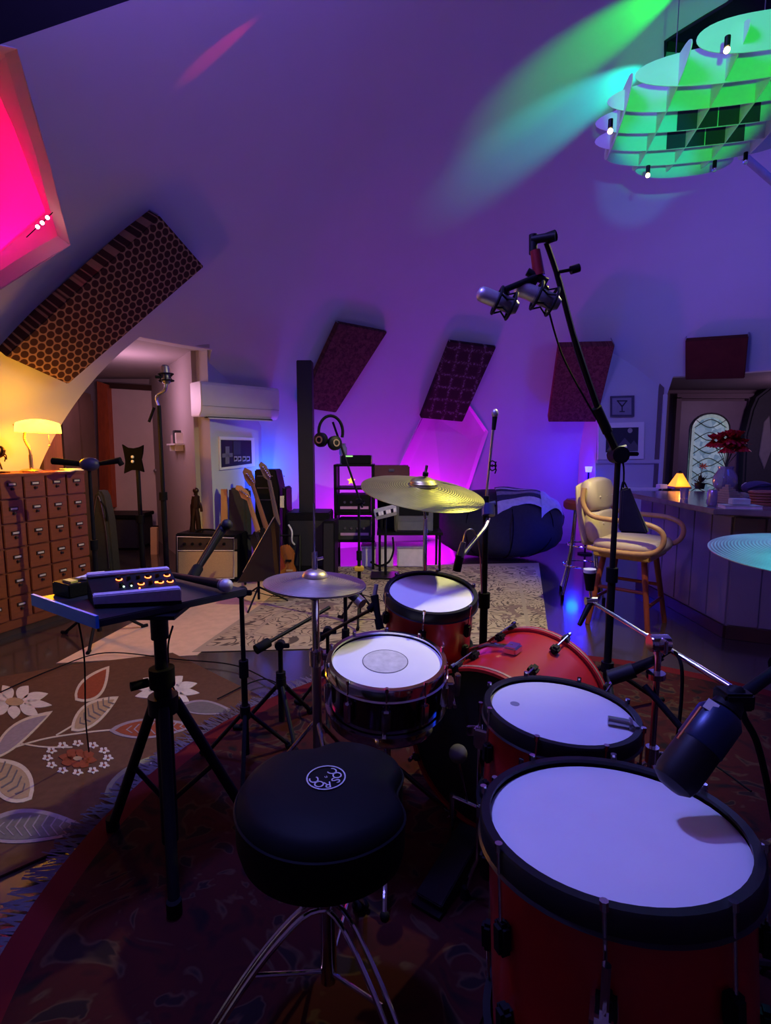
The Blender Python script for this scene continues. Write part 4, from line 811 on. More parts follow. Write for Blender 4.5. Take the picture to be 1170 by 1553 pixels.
hm2 = mk('dark_bronze', (.06, .03, .015), .35, .7)
MB().box(hb+V((0, 0, .006)), (.08, .05, .012)).build('base', hm2, ho)
q = lambda x, y: P(x, y, 3.8)
mb = MB(); mb.tube(arc([q(-6, 700), q(-3, 692), q(3, 688), q(5, 682)], 4), [.014]*5+[.02]*4+[.016]*4); mb.tube(arc([q(5, 684), q(3, 679), q(0, 678)], 4), [.012]*4+[.009]*5); mb.tube([q(-6, 698), q(-4, 706), q(-1, 712)], .006); mb.tube([q(-4, 696), q(0, 703), q(3, 712)], .006); mb.tube(arc([q(4, 688), q(9, 690), q(10, 697)], 4), .004); mb.tube(arc([q(4, 690), q(8, 694), q(7, 700)], 4), .004); mb.tube(arc([q(-6, 698), q(-12, 700), q(-12, 710)], 4), .005)
mb.build('horse_body', hm2, ho)
for k, (x, y) in enumerate(((98, 706), (112, 705), (108, 702))):
    c = P(x, y, 4.0+.1*k); c.z = CH_+.002+.006*k; tag(MB().box(c+V((0, 0, .003)), (.10, .13, .005), rz(.3+.5*k)).build('paper_sheet', paper), ('cream paper sheet nearest the lamp on the card cabinet', 'middle paper sheet of the pile on the card cabinet', 'topmost paper sheet at the rear of the card cabinet')[k], 'paper')
# ================================================================ ALCOVE THINGS
wd = thing('wardrobe', 'tall reddish brown wardrobe just inside the alcove', 'wardrobe', P(117, 840, 5.6))
wl, wr = P(62, 700, 5.0), P(147, 700, 6.6); wv = V((wr.x-wl.x, wr.y-wl.y, 0)); wn = V((wv.y, -wv.x, 0)).normalized()
def wq(t0, t1, z0, z1, out, th, name, mat): 
    a = V((wl.x, wl.y, 0))+wv*t0+wn*out; b = V((wl.x, wl.y, 0))+wv*t1+wn*out; return MB().prism([a+V((0, 0, z0)), b+V((0, 0, z0)), b+V((0, 0, z1)), a+V((0, 0, z1))], wn*th).build(name, mat, wd, bevel=.004)
wd.location = V((wl.x, wl.y, 0))
wdm = mk('wardrobe_lamplit_wood', (.55, .17, .04), .5, 0, .4, 7, stretch=(5, 5, 1)); wbm = mk('wardrobe_brown', (.10, .05, .03), .6, 0, .3, 6)  # first door's wood brightened, desk lamp light put into its colour
wq(0, 1, .05, 2.0, -.42, .4, 'body', wbm); wq(.02, .32, .1, 1.92, -.02, .03, 'door', wdm); wq(.35, .66, .1, 1.92, -.02, .03, 'door', wbm); wq(.69, .98, .1, 1.92, -.02, .03, 'door', wbm); wq(0, 1, 0, .06, -.40, .37, 'plinth', darkwood)
def cloth(name, label, px, y, t, mat, cat):
    o = MB().prism([P(*q, y) for q in px], (.0, t, 0)).build(name, mat, bevel=.015); return tag(o, label, cat)
gb2 = thing('gig_bag', 'black padded guitar bag leaning by the pale door', 'bag', P(152, 862, 5.5)); gb2.location.z = 0
MB().prism([P(*q, 5.5) for q in [(138, 872), (138, 780), (143, 748), (150, 742), (156, 752), (164, 790), (172, 872)]], (.02, .14, 0)).build('body', darkgrey, gb2, bevel=.02); MB().tube(arc([P(153, 760, 5.49), P(160, 772, 5.46), P(162, 790, 5.49)], 4), .008).build('handle', rubber, gb2); MB().tube(arc([P(142, 862, 5.49), P(142, 790, 5.49), P(149, 752, 5.49), P(160, 800, 5.49), P(166, 862, 5.49)], 5), .005, 6).build('zip', steel, gb2)
bx_ = thing('storage_chest', 'low dark chest in front of the pale door', 'chest', (-3.72, 7.2, 0)); MB().box((-3.72, 7.15, .22), (.85, .5, .40)).build('body', darkgrey, bx_, bevel=.01); MB().box((-3.72, 7.15, .445), (.89, .54, .05)).build('lid', black, bx_, bevel=.008); MB().box((-3.72, 6.885, .40), (.06, .02, .07)).build('latch', steel, bx_)
tag(MB().prism([P(228, 800, 6.6), P(238, 800, 6.6), P(238, 872, 6.6), P(229, 872, 6.6)], (0, .05, 0)).build('leaning_board', mk('pale_pine', (.65, .45, .22), .6, 0, .2, 8)), 'narrow pale pine board standing against the alcove wall', 'board')
shf = thing('wall_shelf', 'small white shelf on the alcove side wall', 'shelf', P(285, 674, 6.0)); R9 = rz(math.atan2(2.18, -1.40)); sc9 = P(288, 674, 6.02); sc9 = V((-2.36, 6.20, sc9.z))
off9 = V((.84, .54, 0))*-.10; c9 = V((-2.30, 6.18, P(285, 674, 6.1).z))+off9*1.0
MB().box(c9, (.46, .18, .018), R9).build('board', whitepl, shf); 
for s9 in (-.15, .15): MB().box(c9+R9 @ V((s9, 0, -.04)), (.015, .14, .07), R9).build('bracket', whitepl, shf)
for k, (dx, w9, h9, m9, lb9) in enumerate(((-.12, .06, .12, paper, 'white paper box on the alcove shelf'), (-.02, .10, .15, darkgrey, 'dark box on the alcove shelf'), (.10, .09, .10, mk('pale_pink_box', (.5, .36, .36), .6), 'pale pink box on the alcove shelf'))):
    tag(MB().box(c9+R9 @ V((dx, 0, 0))+V((0, 0, .0095+h9/2)), (w9, .11, h9), R9).build('shelf_box', m9, bevel=.004), lb9, 'box')
# pole mount with a cross shaped plate
vp = P(208, 690, 4.7); mv = mstand('black pole stand with a concave mounting plate on top', (vp.x, vp.y), P(205, 688, 4.7).z, None, .3, .3, r=.018, name='display_stand', zf=.001)
MB().prism([P(*q, 4.68) for q in [(185, 674), (193, 679), (202, 680), (211, 678), (217, 675), (216, 688), (214, 697), (218, 716), (209, 713), (199, 713), (188, 718), (190, 700), (188, 688)]], (0, .02, 0)).build('mount_plate', mk('matte_black', (.005, .005, .006), 1., spec=0.), mv)
for q_ in ((201, 693), (201, 700)): MB().sph(P(*q_, 4.67), .014, n=8).build('bolt', whitepl, mv)
# T bar stand with two arms
tq_ = P(135, 706, 3.6); ts = mstand('black stand with two spread arms beside the card cabinet', (tq_.x, tq_.y), tq_.z, None, .3, .8, r=.012, name='boom_stand', zf=.001)
MB().cyl(P(146, 704, 3.6), P(120, 702, 3.6), .010).cyl(P(128, 704, 3.6), P(80, 699, 3.6), .018, .024).build('left_arm', rubber, ts); MB().cyl(P(146, 704, 3.6), P(183, 698, 3.6), .013, .022).cyl(P(180, 698, 3.6), P(185, 705, 3.6), .018).build('right_arm', rubber, ts)
MB().sph(P(136, 704, 3.59), .062, (1.1, .7, .75)).build('centre_joint', mk('blue_black_joint', (.02, .02, .09), .5), ts)
# studio mic stand in the alcove mouth
lq = P(241, 615, 4.6); ls = mstand('tall stand with a studio microphone in front of the alcove', (lq.x, lq.y), lq.z, None, .33, .5, r=.017, zf=.001)
MB().tube(arc([lq, P(238, 602, 4.6), P(250, 592, 4.58), P(252, 582, 4.58)], 5), .014).build('swan_neck', steel, ls); MB().cyl(P(234, 618, 4.6), P(226, 640, 4.6), .012).build('lever', black, ls)
ldc('silver studio microphone upright in its shock mount by the alcove', P(250, 553, 4.58), P(253, 582, 4.58), .034, None)
# ================================================================ AIR CONDITIONER, PICTURES
acA, acB = V((-1.83, 5.33, 0)), V((-1.18, 5.98, 0)); acd = (acB-acA).normalized(); acn = V((acd.y, -acd.x, 0)); R4 = rz(math.atan2(acd.y, acd.x)); acl = (acB-acA).length
ac = thing('air_conditioner', 'white wall mounted split air conditioner above the guitars', 'air conditioner', V((-1.5, 5.65, 1.65)))
prof = [(0, 1.98), (-.02, 2.0), (-.24, 2.0), (-.24, 1.66), (-.06, 1.655), (-.015, 1.70), (0, 1.78)]
MB().prism([acA+acn*p+V((0, 0, z)) for p, z in prof], acd*acl).build('casing', whitepl, ac, bevel=.008)
MB().box((acA+acB)/2+acn*-.07+V((0, 0, 1.652)), (acl*.82, .085, .012), R4).build('air_outlet', black, ac); MB().box((acA+acB)/2+acn*-.035+V((0, 0, 1.648)), (acl*.82, .05, .008), R4 @ Matrix.Rotation(.5, 3, 'X')).build('louvre', whitepl, ac); MB().box((acA+acB)/2+acn*.001+V((0, 0, 1.76)), (acl*.98, .004, .004), R4).build('panel_seam', mk('seam_grey', (.3, .3, .32), .6), ac)
fd = V((.36, .71, 0)).normalized(); fn = V((fd.y, -fd.x, 0)); R5 = rz(math.atan2(fd.y, fd.x))
def on_wall(px, py, off):     # pixel -> pillar face
    o = V((-1.80, 5.47, 0))+fn*off; d = ray(px, py); t = (o-CAM).dot(fn)/d.dot(fn); return CAM+d*t
gp_ = thing('framed_print', 'framed print of a game controller on the pillar below the air conditioner', 'picture', on_wall(358, 712, .02))
cs = [on_wall(*q, .0) for q in ((331, 666), (384, 669), (384, 708), (332, 712))]
def wallq(px, off, t, name, mat, parent): return MB().prism([on_wall(*q, off) for q in px], fn*t).build(name, mat, parent, smooth=False)
wallq([(331, 662), (384, 664), (385, 707), (332, 713)], .002, .02, 'frame', whitepl, gp_); wallq([(335, 667), (381, 668), (382, 703), (336, 709)], .023, .003, 'print', mk('print_black', (.012, .012, .022), .4), gp_)
pg = mk('print_grey', (.16, .15, .18), .6); pw_ = mk('print_pale', (.45, .40, .45), .6)
wallq([(354, 669), (365, 669), (365, 689), (354, 690)], .027, .002, 'centre_panel', mk('print_dim', (.035, .032, .045), .6), gp_)
for q4 in ([(342, 677), (348, 677), (348, 703), (342, 704)], [(337, 688), (353, 687), (353, 693), (337, 694)]): wallq(q4, .027, .002, 'cross_pad', pg, gp_)
for x4 in (355, 361, 368, 374): wallq([(x4, 692), (x4+5, 692), (x4+5, 699), (x4, 700)], .027, .002, 'button', pw_, gp_); wallq([(x4+1, 694), (x4+4, 694), (x4+4, 697), (x4+1, 698)], .03, .002, 'button_centre', black, gp_)
def ypic(px, y, t, name, mat, parent): return MB().prism([P(*q, y) for q in px], (0, -t, 0)).build(name, mat, parent, smooth=False)
ms = thing('cocktail_sign', 'square grey sign with a martini glass outline on the white wall', 'sign', P(943, 632, 6.6)); ypic([(926, 601), (961, 600), (961, 632), (926, 632)], 6.61, .03, 'frame', mk('sign_frame', (.06, .05, .09), .5), ms); ypic([(929, 604), (958, 603), (958, 629), (929, 629)], 6.575, .004, 'face', mk('sign_face', (.24, .22, .27), .6), ms)
ink = mk('sign_ink', (.02, .018, .03), .6)
for q4 in ([(936, 607), (952, 607), (952, 609), (936, 609)], [(936, 608), (938, 608), (945, 616), (943, 617)], [(950, 608), (952, 608), (945, 617), (943, 616)], [(943.2, 615), (944.8, 615), (944.8, 624), (943.2, 624)], [(940, 623.5), (948, 623.5), (948, 625), (940, 625)]): ypic(q4, 6.57, .003, 'glass_outline', ink, ms)
lp_ = thing('framed_print', 'white framed dark print of mountains under a moon', 'picture', P(943, 695, 6.6)); ypic([(907, 642), (976, 640), (975, 696), (906, 697)], 6.61, .03, 'frame', whitepl, lp_); ypic([(920, 649), (969, 648), (968, 684), (919, 686)], 6.578, .003, 'print', mk('print_navy', (.015, .018, .03), .5), lp_); ypic([(920, 684), (931, 668), (938, 676), (948, 664), (957, 674), (962, 668), (968, 676), (968, 684)], 6.574, .002, 'mountains', mk('mountain_grey', (.09, .09, .10), .6), lp_); MB().lathe([(0, 0), (.03, 0), (.03, .003), (0, .003)], P(956, 653, 6.573), (0, -1, 0), 18).build('moon', mk('moon_pale', (.35, .33, .26), .6), lp_)
# ================================================================ AMP, GUITARS, SPEAKER COLUMN
aq = Zp(268, 868, 0); am = thing('guitar_amplifier', 'black and tan guitar amplifier with white piping', 'amplifier', P(320, 865, 5.3)); am.location.z = 0
def amq(px, y, t, name, mat, bevel=.004): return MB().prism([P(*q, y) for q in px], (.04, t, 0)).build(name, mat, am, bevel=bevel)
amq([(266, 809), (358, 812), (358, 880), (266, 886)], 5.1, .30, 'cabinet', black, .01); amq([(270, 815), (354, 817), (354, 834), (270, 834)], 5.095, .01, 'control_panel', mk('amp_brown', (.05, .03, .02), .5)); amq([(270, 836), (354, 836), (354, 876), (270, 880)], 5.095, .01, 'grille_cloth', mk('tan_grille', (.50, .34, .17), .9, 0, .2, 120))
pip = mk('white_piping', (.75, .68, .55), .5); MB().tube([P(*q, 5.09) for q in ((269, 814), (355, 816), (355, 877), (269, 881))], .006, 6, True).tube([P(270, 835, 5.09), P(354, 835, 5.09)], .005, 6).build('piping', pip, am)
for k in range(6): MB().lathe([(0, .02), (.012, .02), (.015, 0), (0, 0)], P(280+12*k, 825, 5.09), (0, -1, 0), 10).build('knob', rubber, am)
MB().tube(arc([P(295, 811, 5.15), P(300, 804, 5.2), P(325, 804, 5.2), P(330, 812, 5.15)], 4), .009).build('handle', rubber, am)
fg = thing('standing_figurine', 'dark standing figurine on the tan amplifier', 'figurine', P(297, 806, 5.3)); q = lambda x, y: P(x, y, 5.25)
mb = MB(); mb.tube(arc([q(292, 806), q(293, 785), q(295, 765)], 4), [.03, .03, .025, .025, .025, .03, .035, .04, .04]); mb.tube(arc([q(302, 806), q(300, 785), q(297, 765)], 4), .026); mb.tube(arc([q(296, 770), q(297, 755), q(297, 748)], 4), [.045]*4+[.04]*2+[.02]*3); mb.sph(q(297, 744), .03); mb.tube(arc([q(299, 757), q(304, 766), q(306, 776)], 4), .014); mb.box(q(297, 806), (.14, .08, .015)); mb.build('figure', hm2, fg)
tag(MB().prism([P(*q, 5.42) for q in ((335, 742), (344, 742), (346, 868), (336, 868))], (0, .03, 0)).build('leaning_board', honey), 'honey coloured plank leaning against the pillar behind the guitars', 'board')
tag(MB().prism([P(*q, 5.45) for q in ((345, 740), (372, 742), (374, 868), (346, 868))], (.05, .09, 0)).build('dark_case', darkgrey, bevel=.02), 'dark upright case between the plank and the guitars', 'case')
def guitar(label, head, neck, body, y, wm, bm, bw, strat=True):
    g = thing('electric_guitar', label, 'guitar', P(*body[-1], y), 'guitars on the rack by the pillar'); q = lambda p: P(p[0], p[1], y)
    n0, n1 = q(neck[0]), q(neck[1]); MB().hull([n0+V((-.02, 0, 0)), n0+V((.02, 0, 0)), n0+V((.015, .03, 0)), n0+V((-.015, .03, 0))], [n1+V((-.028, 0, 0)), n1+V((.028, 0, 0)), n1+V((.02, .035, 0)), n1+V((-.02, .035, 0))]).build('neck', wm, g, bevel=.004)
    hd_ = MB().prism([q(p) for p in head], (0, .018, 0)).build('headstock', wm, g, bevel=.003)
    c0, c1 = q(head[0]), q(head[len(head)//2])
    for k in range(6):
        c = c0.lerp(n0, .15+.13*k)+V((.035, -.012, 0)); MB().sph(c, .011, n=8).build('tuning_peg', chrome, hd_)
    bo = MB().prism([q(p) for p in body], (.01, .045, 0)).build('body', bm, g, bevel=.012)
    m_ = q(body[0]).lerp(q(body[len(body)//2]), .5); MB().box(m_+V((0, -.012, .0)), (.06, .012, .02)).build('pickup', black, bo); MB().box(m_+V((.01, -.012, -.10)), (.07, .012, .02)).build('bridge', chrome, bo)
    for s_ in (-1, 0, 1): MB().cyl(n0+V((.008*s_, -.004, 0)), m_+V((.012*s_, -.016, -.1)), .0012, n=5).build('string', steel, bo)
    return g
sun = mk('red_sunburst', (.30, .03, .015), .15, 0, .5, 4, coat=.8); amber = mk('amber_sunburst', (.40, .12, .02), .2, 0, .5, 4, coat=.6); blk = mk('gloss_black', (.01, .01, .012), .12, coat=.6)
guitar('guitar with a pale maple headstock and black body nearest the amplifier', [(357, 742), (358, 736), (366, 737), (376, 746), (381, 757), (376, 760), (366, 755), (362, 745)], [(377, 757), (392, 808)], [(385, 805), (398, 800), (408, 815), (404, 835), (416, 862), (392, 880), (376, 862), (384, 836), (378, 818)], 5.05, honey, blk, .2)
guitar('red sunburst guitar with a brown headstock in the middle of the rack', [(368, 716), (371, 709), (381, 714), (387, 730), (386, 738), (378, 737), (371, 726)], [(383, 736), (406, 806)], [(400, 808), (412, 802), (420, 815), (420, 830), (432, 862), (412, 874), (402, 858), (404, 835)], 5.2, mk('walnut_neck', (.30, .14, .07), .4), sun, .2)
guitar('guitar with a grey brown headstock and amber body nearest the speaker column', [(392, 705), (396, 700), (404, 706), (411, 722), (408, 730), (400, 724)], [(408, 728), (422, 796)], [(424, 828), (436, 826), (446, 838), (444, 856), (452, 872), (436, 884), (422, 872), (426, 850)], 5.35, mk('grey_neck', (.26, .16, .12), .45), amber, .2)
gr_ = thing('guitar_rack', 'black guitar rack holding three guitars', 'stand', V((-1.25, 5.35, 0)))
for a_, b_ in ((P(372, 885, 5.3), P(455, 885, 5.3)), (P(372, 812, 5.45), P(455, 812, 5.45))): MB().cyl(a_, b_, .012).build('rail', black, gr_)
for x_ in (372, 455): MB().tube([P(x_, 812, 5.45), V((*P(x_, 885, 5.3).xy, .03)), V((*P(x_, 880, 5.0).xy, .03))], .012).build('side_leg', black, gr_)
mu = thing('music_stand', 'black music stand with a tilted desk before the guitars', 'stand', (*P(385, 880, 4.3).xy, 0)); MB().prism([P(*q, y) for q, y in (((369, 868), 4.45), ((416, 784), 4.6), ((424, 800), 4.45), ((424, 880), 4.25), ((360, 884), 4.3))], (.005, .012, 0)).build('desk', black, mu); MB().cyl(P(369, 868, 4.44), P(416, 784, 4.59), .006).build('desk_edge', steel, mu)
mb = V((*P(392, 880, 4.4).xy, 0)); MB().cyl(mb+V((0, 0, .05)), P(392, 858, 4.42), .011).build('pole', black, mu)
for k in range(3): a = .4+2*PI*k/3; MB().tube([mb+V((0, 0, .16)), mb+V((math.cos(a)*.25, math.sin(a)*.25, .012))], .008).build('leg', black, mu)
for px, y, lb_ in (([(386, 712), (418, 712), (424, 742), (424, 800), (388, 800)], 5.75, 'tall black amplifier head standing behind the guitars'), ([(428, 738), (434, 740), (436, 800), (428, 800)], 5.68, 'narrow black rack case beside the speaker base')):
    g = thing('amplifier_head', lb_, 'amplifier', P(px[-1][0], 850, y)); g.location.z = .0; low = [(p[0], p[1] if p[1] < 790 else 868) for p in px]
    MB().prism([P(*q, y) for q in low], (.02, .25, 0)).build('cabinet', black, g, bevel=.012)
    for k in range(3): MB().tube([P(px[0][0]+4, 722+18*k, y-.006), P(px[1][0]-4, 722+18*k, y-.006)], .005, 6).build('trim_strip', steel, g)
    if px[0][0] > 400: MB().prism([P(*q, y-.01) for q in ((425, 752), (431, 752), (431, 770), (425, 770))], (0, .006, 0)).build('label_plate', paper, g)
sb_ = P(468, 850, 5.6); sc_ = thing('column_speaker', 'tall black column loudspeaker on a boxy subwoofer', 'speaker', (sb_.x, sb_.y, 0)); ztop = P(469, 548, 5.6).z; zsub = P(469, 778, 5.6).z
MB().box((sb_.x, sb_.y, (zsub+ztop)/2), (.155, .15, ztop-zsub)).build('column', mk('speaker_black', (.012, .012, .016), .5), sc_, bevel=.006)
MB().prism([P(434, 778, 5.45), P(500, 778, 5.45), V((*P(500, 778, 5.45).xy, .01)), V((*P(434, 778, 5.45).xy, .01))], (0, .42, 0)).build('subwoofer', black, sc_, bevel=.012)
MB().prism([P(*q, 5.443) for q in ((438, 790), (496, 790), (496, 858), (438, 858))], (0, .008, 0)).build('grille', mk('speaker_grille', (.02, .02, .024), .6, .3, .4, 90), sc_)
MB().tube(arc([P(438, 796, 5.43), P(443, 806, 5.38), P(443, 820, 5.4), P(447, 826, 5.43)], 5), .009).build('side_handle', whitepl, sc_)
sps = thing('small_speaker', 'small black loudspeaker on the floor beside the column base', 'speaker', (*P(497, 850, 5.35).xy, 0)); MB().prism([P(*q, 5.3) for q in ((489, 790), (508, 790), (508, 878), (489, 878))], (.02, .2, 0)).build('cabinet', black, sps, bevel=.01); MB().prism([P(*q, 5.294) for q in ((491, 794), (506, 794), (506, 868), (491, 868))], (0, .006, 0)).build('grille', mk('speaker_grille', (.02, .02, .024), .6), sps)
# ================================================================ KEYBOARD GEAR
Yr = 5.75; rk = thing('equipment_rack', 'black open equipment rack of gear beside the magenta niche', 'rack', V((*P(535, 850, Yr).xy, 0)))
rx0, rx1 = P(509, 760, Yr).x, P(566, 760, Yr).x; rzt = P(530, 706, Yr).z
for x_ in (rx0, rx1):
    for dy in (0, .38): MB().box((x_, Yr+dy, rzt/2), (.03, .03, rzt)).build('post', black, rk)
for z_ in (.32, .62, .9, rzt): MB().box(((rx0+rx1)/2, Yr+.19, z_), (rx1-rx0+.03, .41, .02)).build('shelf', black, rk)
MB().box((rx0-.0, Yr+.19, rzt/2+.1), (.012, .38, rzt-.2)).build('side_panel', black, rk)
pinkm = mk('magenta_gloss', (.55, .30, .55), .25)
for z_, h_, m_, lb_ in ((.63, .2, black, 'black rack unit on the upper shelf of the equipment rack'), (.33, .22, darkgrey, 'dark grey rack unit on the lower shelf of the equipment rack')):
    g = thing('rack_unit', lb_, 'audio gear', ((rx0+rx1)/2, Yr+.03, z_)); MB().box(((rx0+rx1)/2, Yr+.19, z_+h_/2+.001), (rx1-rx0-.05, .34, h_)).build('case', m_, g, bevel=.004)
    for k in range(4): MB().lathe([(0, .015), (.012, .015), (.014, 0), (0, 0)], ((rx0+.1+.07*k), Yr+.02, z_+h_*.6), (0, -1, 0), 10).build('knob', steel, g)
    MB().box(((rx0+rx1)/2, Yr+.016, z_+h_*.3), (rx1-rx0-.10, .006, .03)).build('display_strip', pinkm, g)
star = thing('yellow_star_ornament', 'small yellow star ornament hanging on the equipment rack', 'ornament', P(533, 740, Yr-.03)); sc5 = P(533, 729, Yr-.025)
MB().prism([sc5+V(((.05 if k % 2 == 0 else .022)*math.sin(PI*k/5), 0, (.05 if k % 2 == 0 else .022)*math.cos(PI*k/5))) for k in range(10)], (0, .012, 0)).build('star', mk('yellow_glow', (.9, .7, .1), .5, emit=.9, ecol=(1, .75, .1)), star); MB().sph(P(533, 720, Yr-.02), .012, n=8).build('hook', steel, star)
ah = thing('small_amplifier', 'small black amplifier head on top of the equipment rack', 'amplifier', (rx0+.2, Yr+.1, rzt+.01)); MB().box(((rx0+rx1)/2+.02, Yr+.18, rzt+.06), (.33, .26, .10)).build('case', black, ah, bevel=.01); MB().box((rx0+.15, Yr+.045, rzt+.10), (.08, .01, .015)).build('green_strip', mk('green_strip', (.4, .7, .3), .5, emit=.8, ecol=(.4, 1, .3)), ah)
for s5 in (-1, 1): MB().cyl(((rx0+rx1)/2+.02+.17*s5, Yr+.045, rzt+.012), ((rx0+rx1)/2+.02+.17*s5, Yr+.045, rzt+.11), .008).build('corner', steel, ah)
jr = thing('glass_jar', 'clear glass jar on the small amplifier', 'jar', (rx0+.06, Yr+.2, rzt+.112)); MB().lathe([(0, 0), (.04, 0), (.045, .02), (.045, .08), (.03, .10), (.03, .115), (.026, .115), (.026, .1), (.04, .078), (.04, .01), (0, .01)], (rx0+.075, Yr+.18, rzt+.112), n=20).build('bowl', mk('tinted_jar', (.30, .28, .38), .1, 0, .1), jr); MB().cyl((rx0+.075, Yr+.18, rzt+.226), (rx0+.075, Yr+.18, rzt+.24), .033).build('lid', steel, jr)
tbz = P(600, 800, Yr-.1).z; kt = thing('keyboard_stand', 'black keyboard stand with a flat shelf under the ride cymbal', 'stand', V((*P(610, 850, Yr-.1).xy, 0))); kx0, kx1 = P(572, 800, 5.65).x, P(672, 800, 5.65).x
MB().box(((kx0+kx1)/2, 5.85, .42), (kx1-kx0, .45, .03)).build('shelf', black, kt)
for x_ in (kx0+.03, kx1-.03):
    for y_ in (5.66, 6.04): MB().cyl((x_, y_, 0), (x_, y_, .41), .014).build('leg', black, kt)
MB().box(((kx0+kx1)/2, 6.06, .62), (kx1-kx0, .03, .40)).build('back_panel', black, kt); MB().box(((kx0+kx1)/2-.08, 5.9, .835), (.60, .36, .03)).build('upper_shelf', black, kt)
for x_ in (kx0+.05, kx1-.12): MB().box((x_, 5.98, .63), (.03, .15, .39)).build('shelf_support', black, kt)
cse = thing('brown_case', 'dark red brown carrying case on the keyboard stand', 'case', (.08, 5.9, .851)); cx5 = P(594, 705, 5.85); MB().box((cx5.x, 5.92, .851+.15), (.40, .26, .30)).build('shell', mk('maroon_case', (.12, .03, .04), .6), cse, bevel=.015); MB().tube(arc([(cx5.x-.05, 5.785, .93), (cx5.x-.04, 5.765, .95), (cx5.x+.04, 5.765, .95), (cx5.x+.05, 5.785, .93)], 4), .008).build('handle', black, cse); MB().box((cx5.x, 5.785, 1.10), (.06, .012, .03)).build('latch', steel, cse)
sy = thing('synthesizer', 'slanted silver synthesizer under the ride cymbal', 'synthesizer', (*P(592, 780, 5.5).xy, .44)); sA, sB, sC, sD = P(567, 772, 5.45), P(601, 764, 5.5), P(602, 776, 5.36), P(570, 784, 5.32)
MB().prism([sA, sB, sC, sD], (0, .03, -.04)).build('case', mk('silver_panel', (.55, .57, .62), .35, .3), sy, bevel=.004)
for k in range(8): MB().prism([sD.lerp(sC, .05+.115*k), sD.lerp(sC, .15+.115*k), sA.lerp(sB, .15+.115*k).lerp(sD.lerp(sC, .15+.115*k), .55), sA.lerp(sB, .05+.115*k).lerp(sD.lerp(sC, .05+.115*k), .55)], (0, -.004, .004)).build('key', whitepl if k % 3 else black, sy, smooth=False)
MB().cyl(P(585, 782, 5.42), V((*P(585, 782, 5.42).xy, .02)), .014).box(V((*P(585, 782, 5.42).xy, .012)), (.3, .3, .02)).build('support', black, sy)
ga5 = thing('grey_amplifier', 'grey square practice amplifier on the keyboard stand shelf', 'amplifier', (*P(628, 815, 5.65).xy, .436)); gx5 = P(625, 790, 5.7).x; MB().box((gx5+.02, 5.80, .436+.17), (.42, .26, .34)).build('cabinet', mk('slate_grey', (.10, .10, .13), .7), ga5, bevel=.012); MB().box((gx5+.02, 5.665, .436+.24), (.32, .01, .12)).build('panel', black, ga5, bevel=.004); MB().box((gx5+.02, 5.665, .50), (.36, .008, .09)).build('grille', mk('slate_grille', (.13, .13, .16), .9), ga5)
crm = mk('white_crate', (.70, .62, .70), .5)
for k, (px_, lb_) in enumerate(((560, 'pale plastic crate nearest the equipment rack under the gear'), (586, 'middle pale plastic crate under the keyboard stand'), (622, 'wide pale plastic crate under the grey amplifier'))):
    cp = P(px_, 840, 6.0); w5 = .155 if k < 2 else .30; g = thing('plastic_crate', lb_, 'crate', (cp.x, 6.0, 0), 'crates under the gear'); MB().box((cp.x, 5.95, .121), (w5, .26, .22)).build('tub', crm, g, bevel=.012); MB().box((cp.x, 5.95, .24), (w5+.02, .28, .025)).build('lid', crm, g, bevel=.006)
tag(MB().tube(arc([P(562, 852, 5.4), P(575, 858, 5.4), P(590, 852, 5.4), P(597, 835, 5.45), P(596, 815, 5.55)], 6), .011, 8).build('floor_cable', rubber), 'thick black cable looping below the keyboard stand', 'cable')
# headphones on a stand
hp = P(512, 690, 3.9); hst = mstand('slim black stand with a yellow foot clip holding headphones', (P(545, 850, 3.9).x, 3.9), P(545, 760, 3.9).z, (P(550, 770, 3.9), P(505, 640, 3.9)), .17, .5, r=.010, zf=.014, cw=False)
MB().box(V((P(545, 862, 3.9).x, 3.9, P(545, 862, 3.9).z)), (.07, .06, .035)).build('foot_clip', mk('yellow_clip', (.75, .5, .05), .5), hst, bevel=.006)
hd5 = thing('headphones', 'black over-ear headphones hanging on the slim stand', 'headphones', P(500, 680, 3.85)); c = P(502, 655, 3.86)
MB().tube([c+V((.085*math.cos(t), .02*math.cos(t), .115*math.sin(t))) for t in [-.35+PI*1.22*k/18 for k in range(19)]], .011, 8).build('headband', rubber, hd5)
for px_, py_, ax5 in ((487, 667, (-.5, -1, 0)), (508, 672, (.7, -1, .1))):
    c = P(px_, py_, 3.84); cu5 = MB().lathe([(0, -.03), (.042, -.03), (.052, -.015), (.052, .015), (.042, .022), (0, .022)], c, ax5, 22).build('ear_cup', black, hd5); MB().lathe([(.018, .021), (.027, .021), (.027, .027), (.018, .027)], c, ax5, 20, closed=True).build('cup_ring', mk('copper_ring', (.6, .4, .25), .3, .8), cu5)
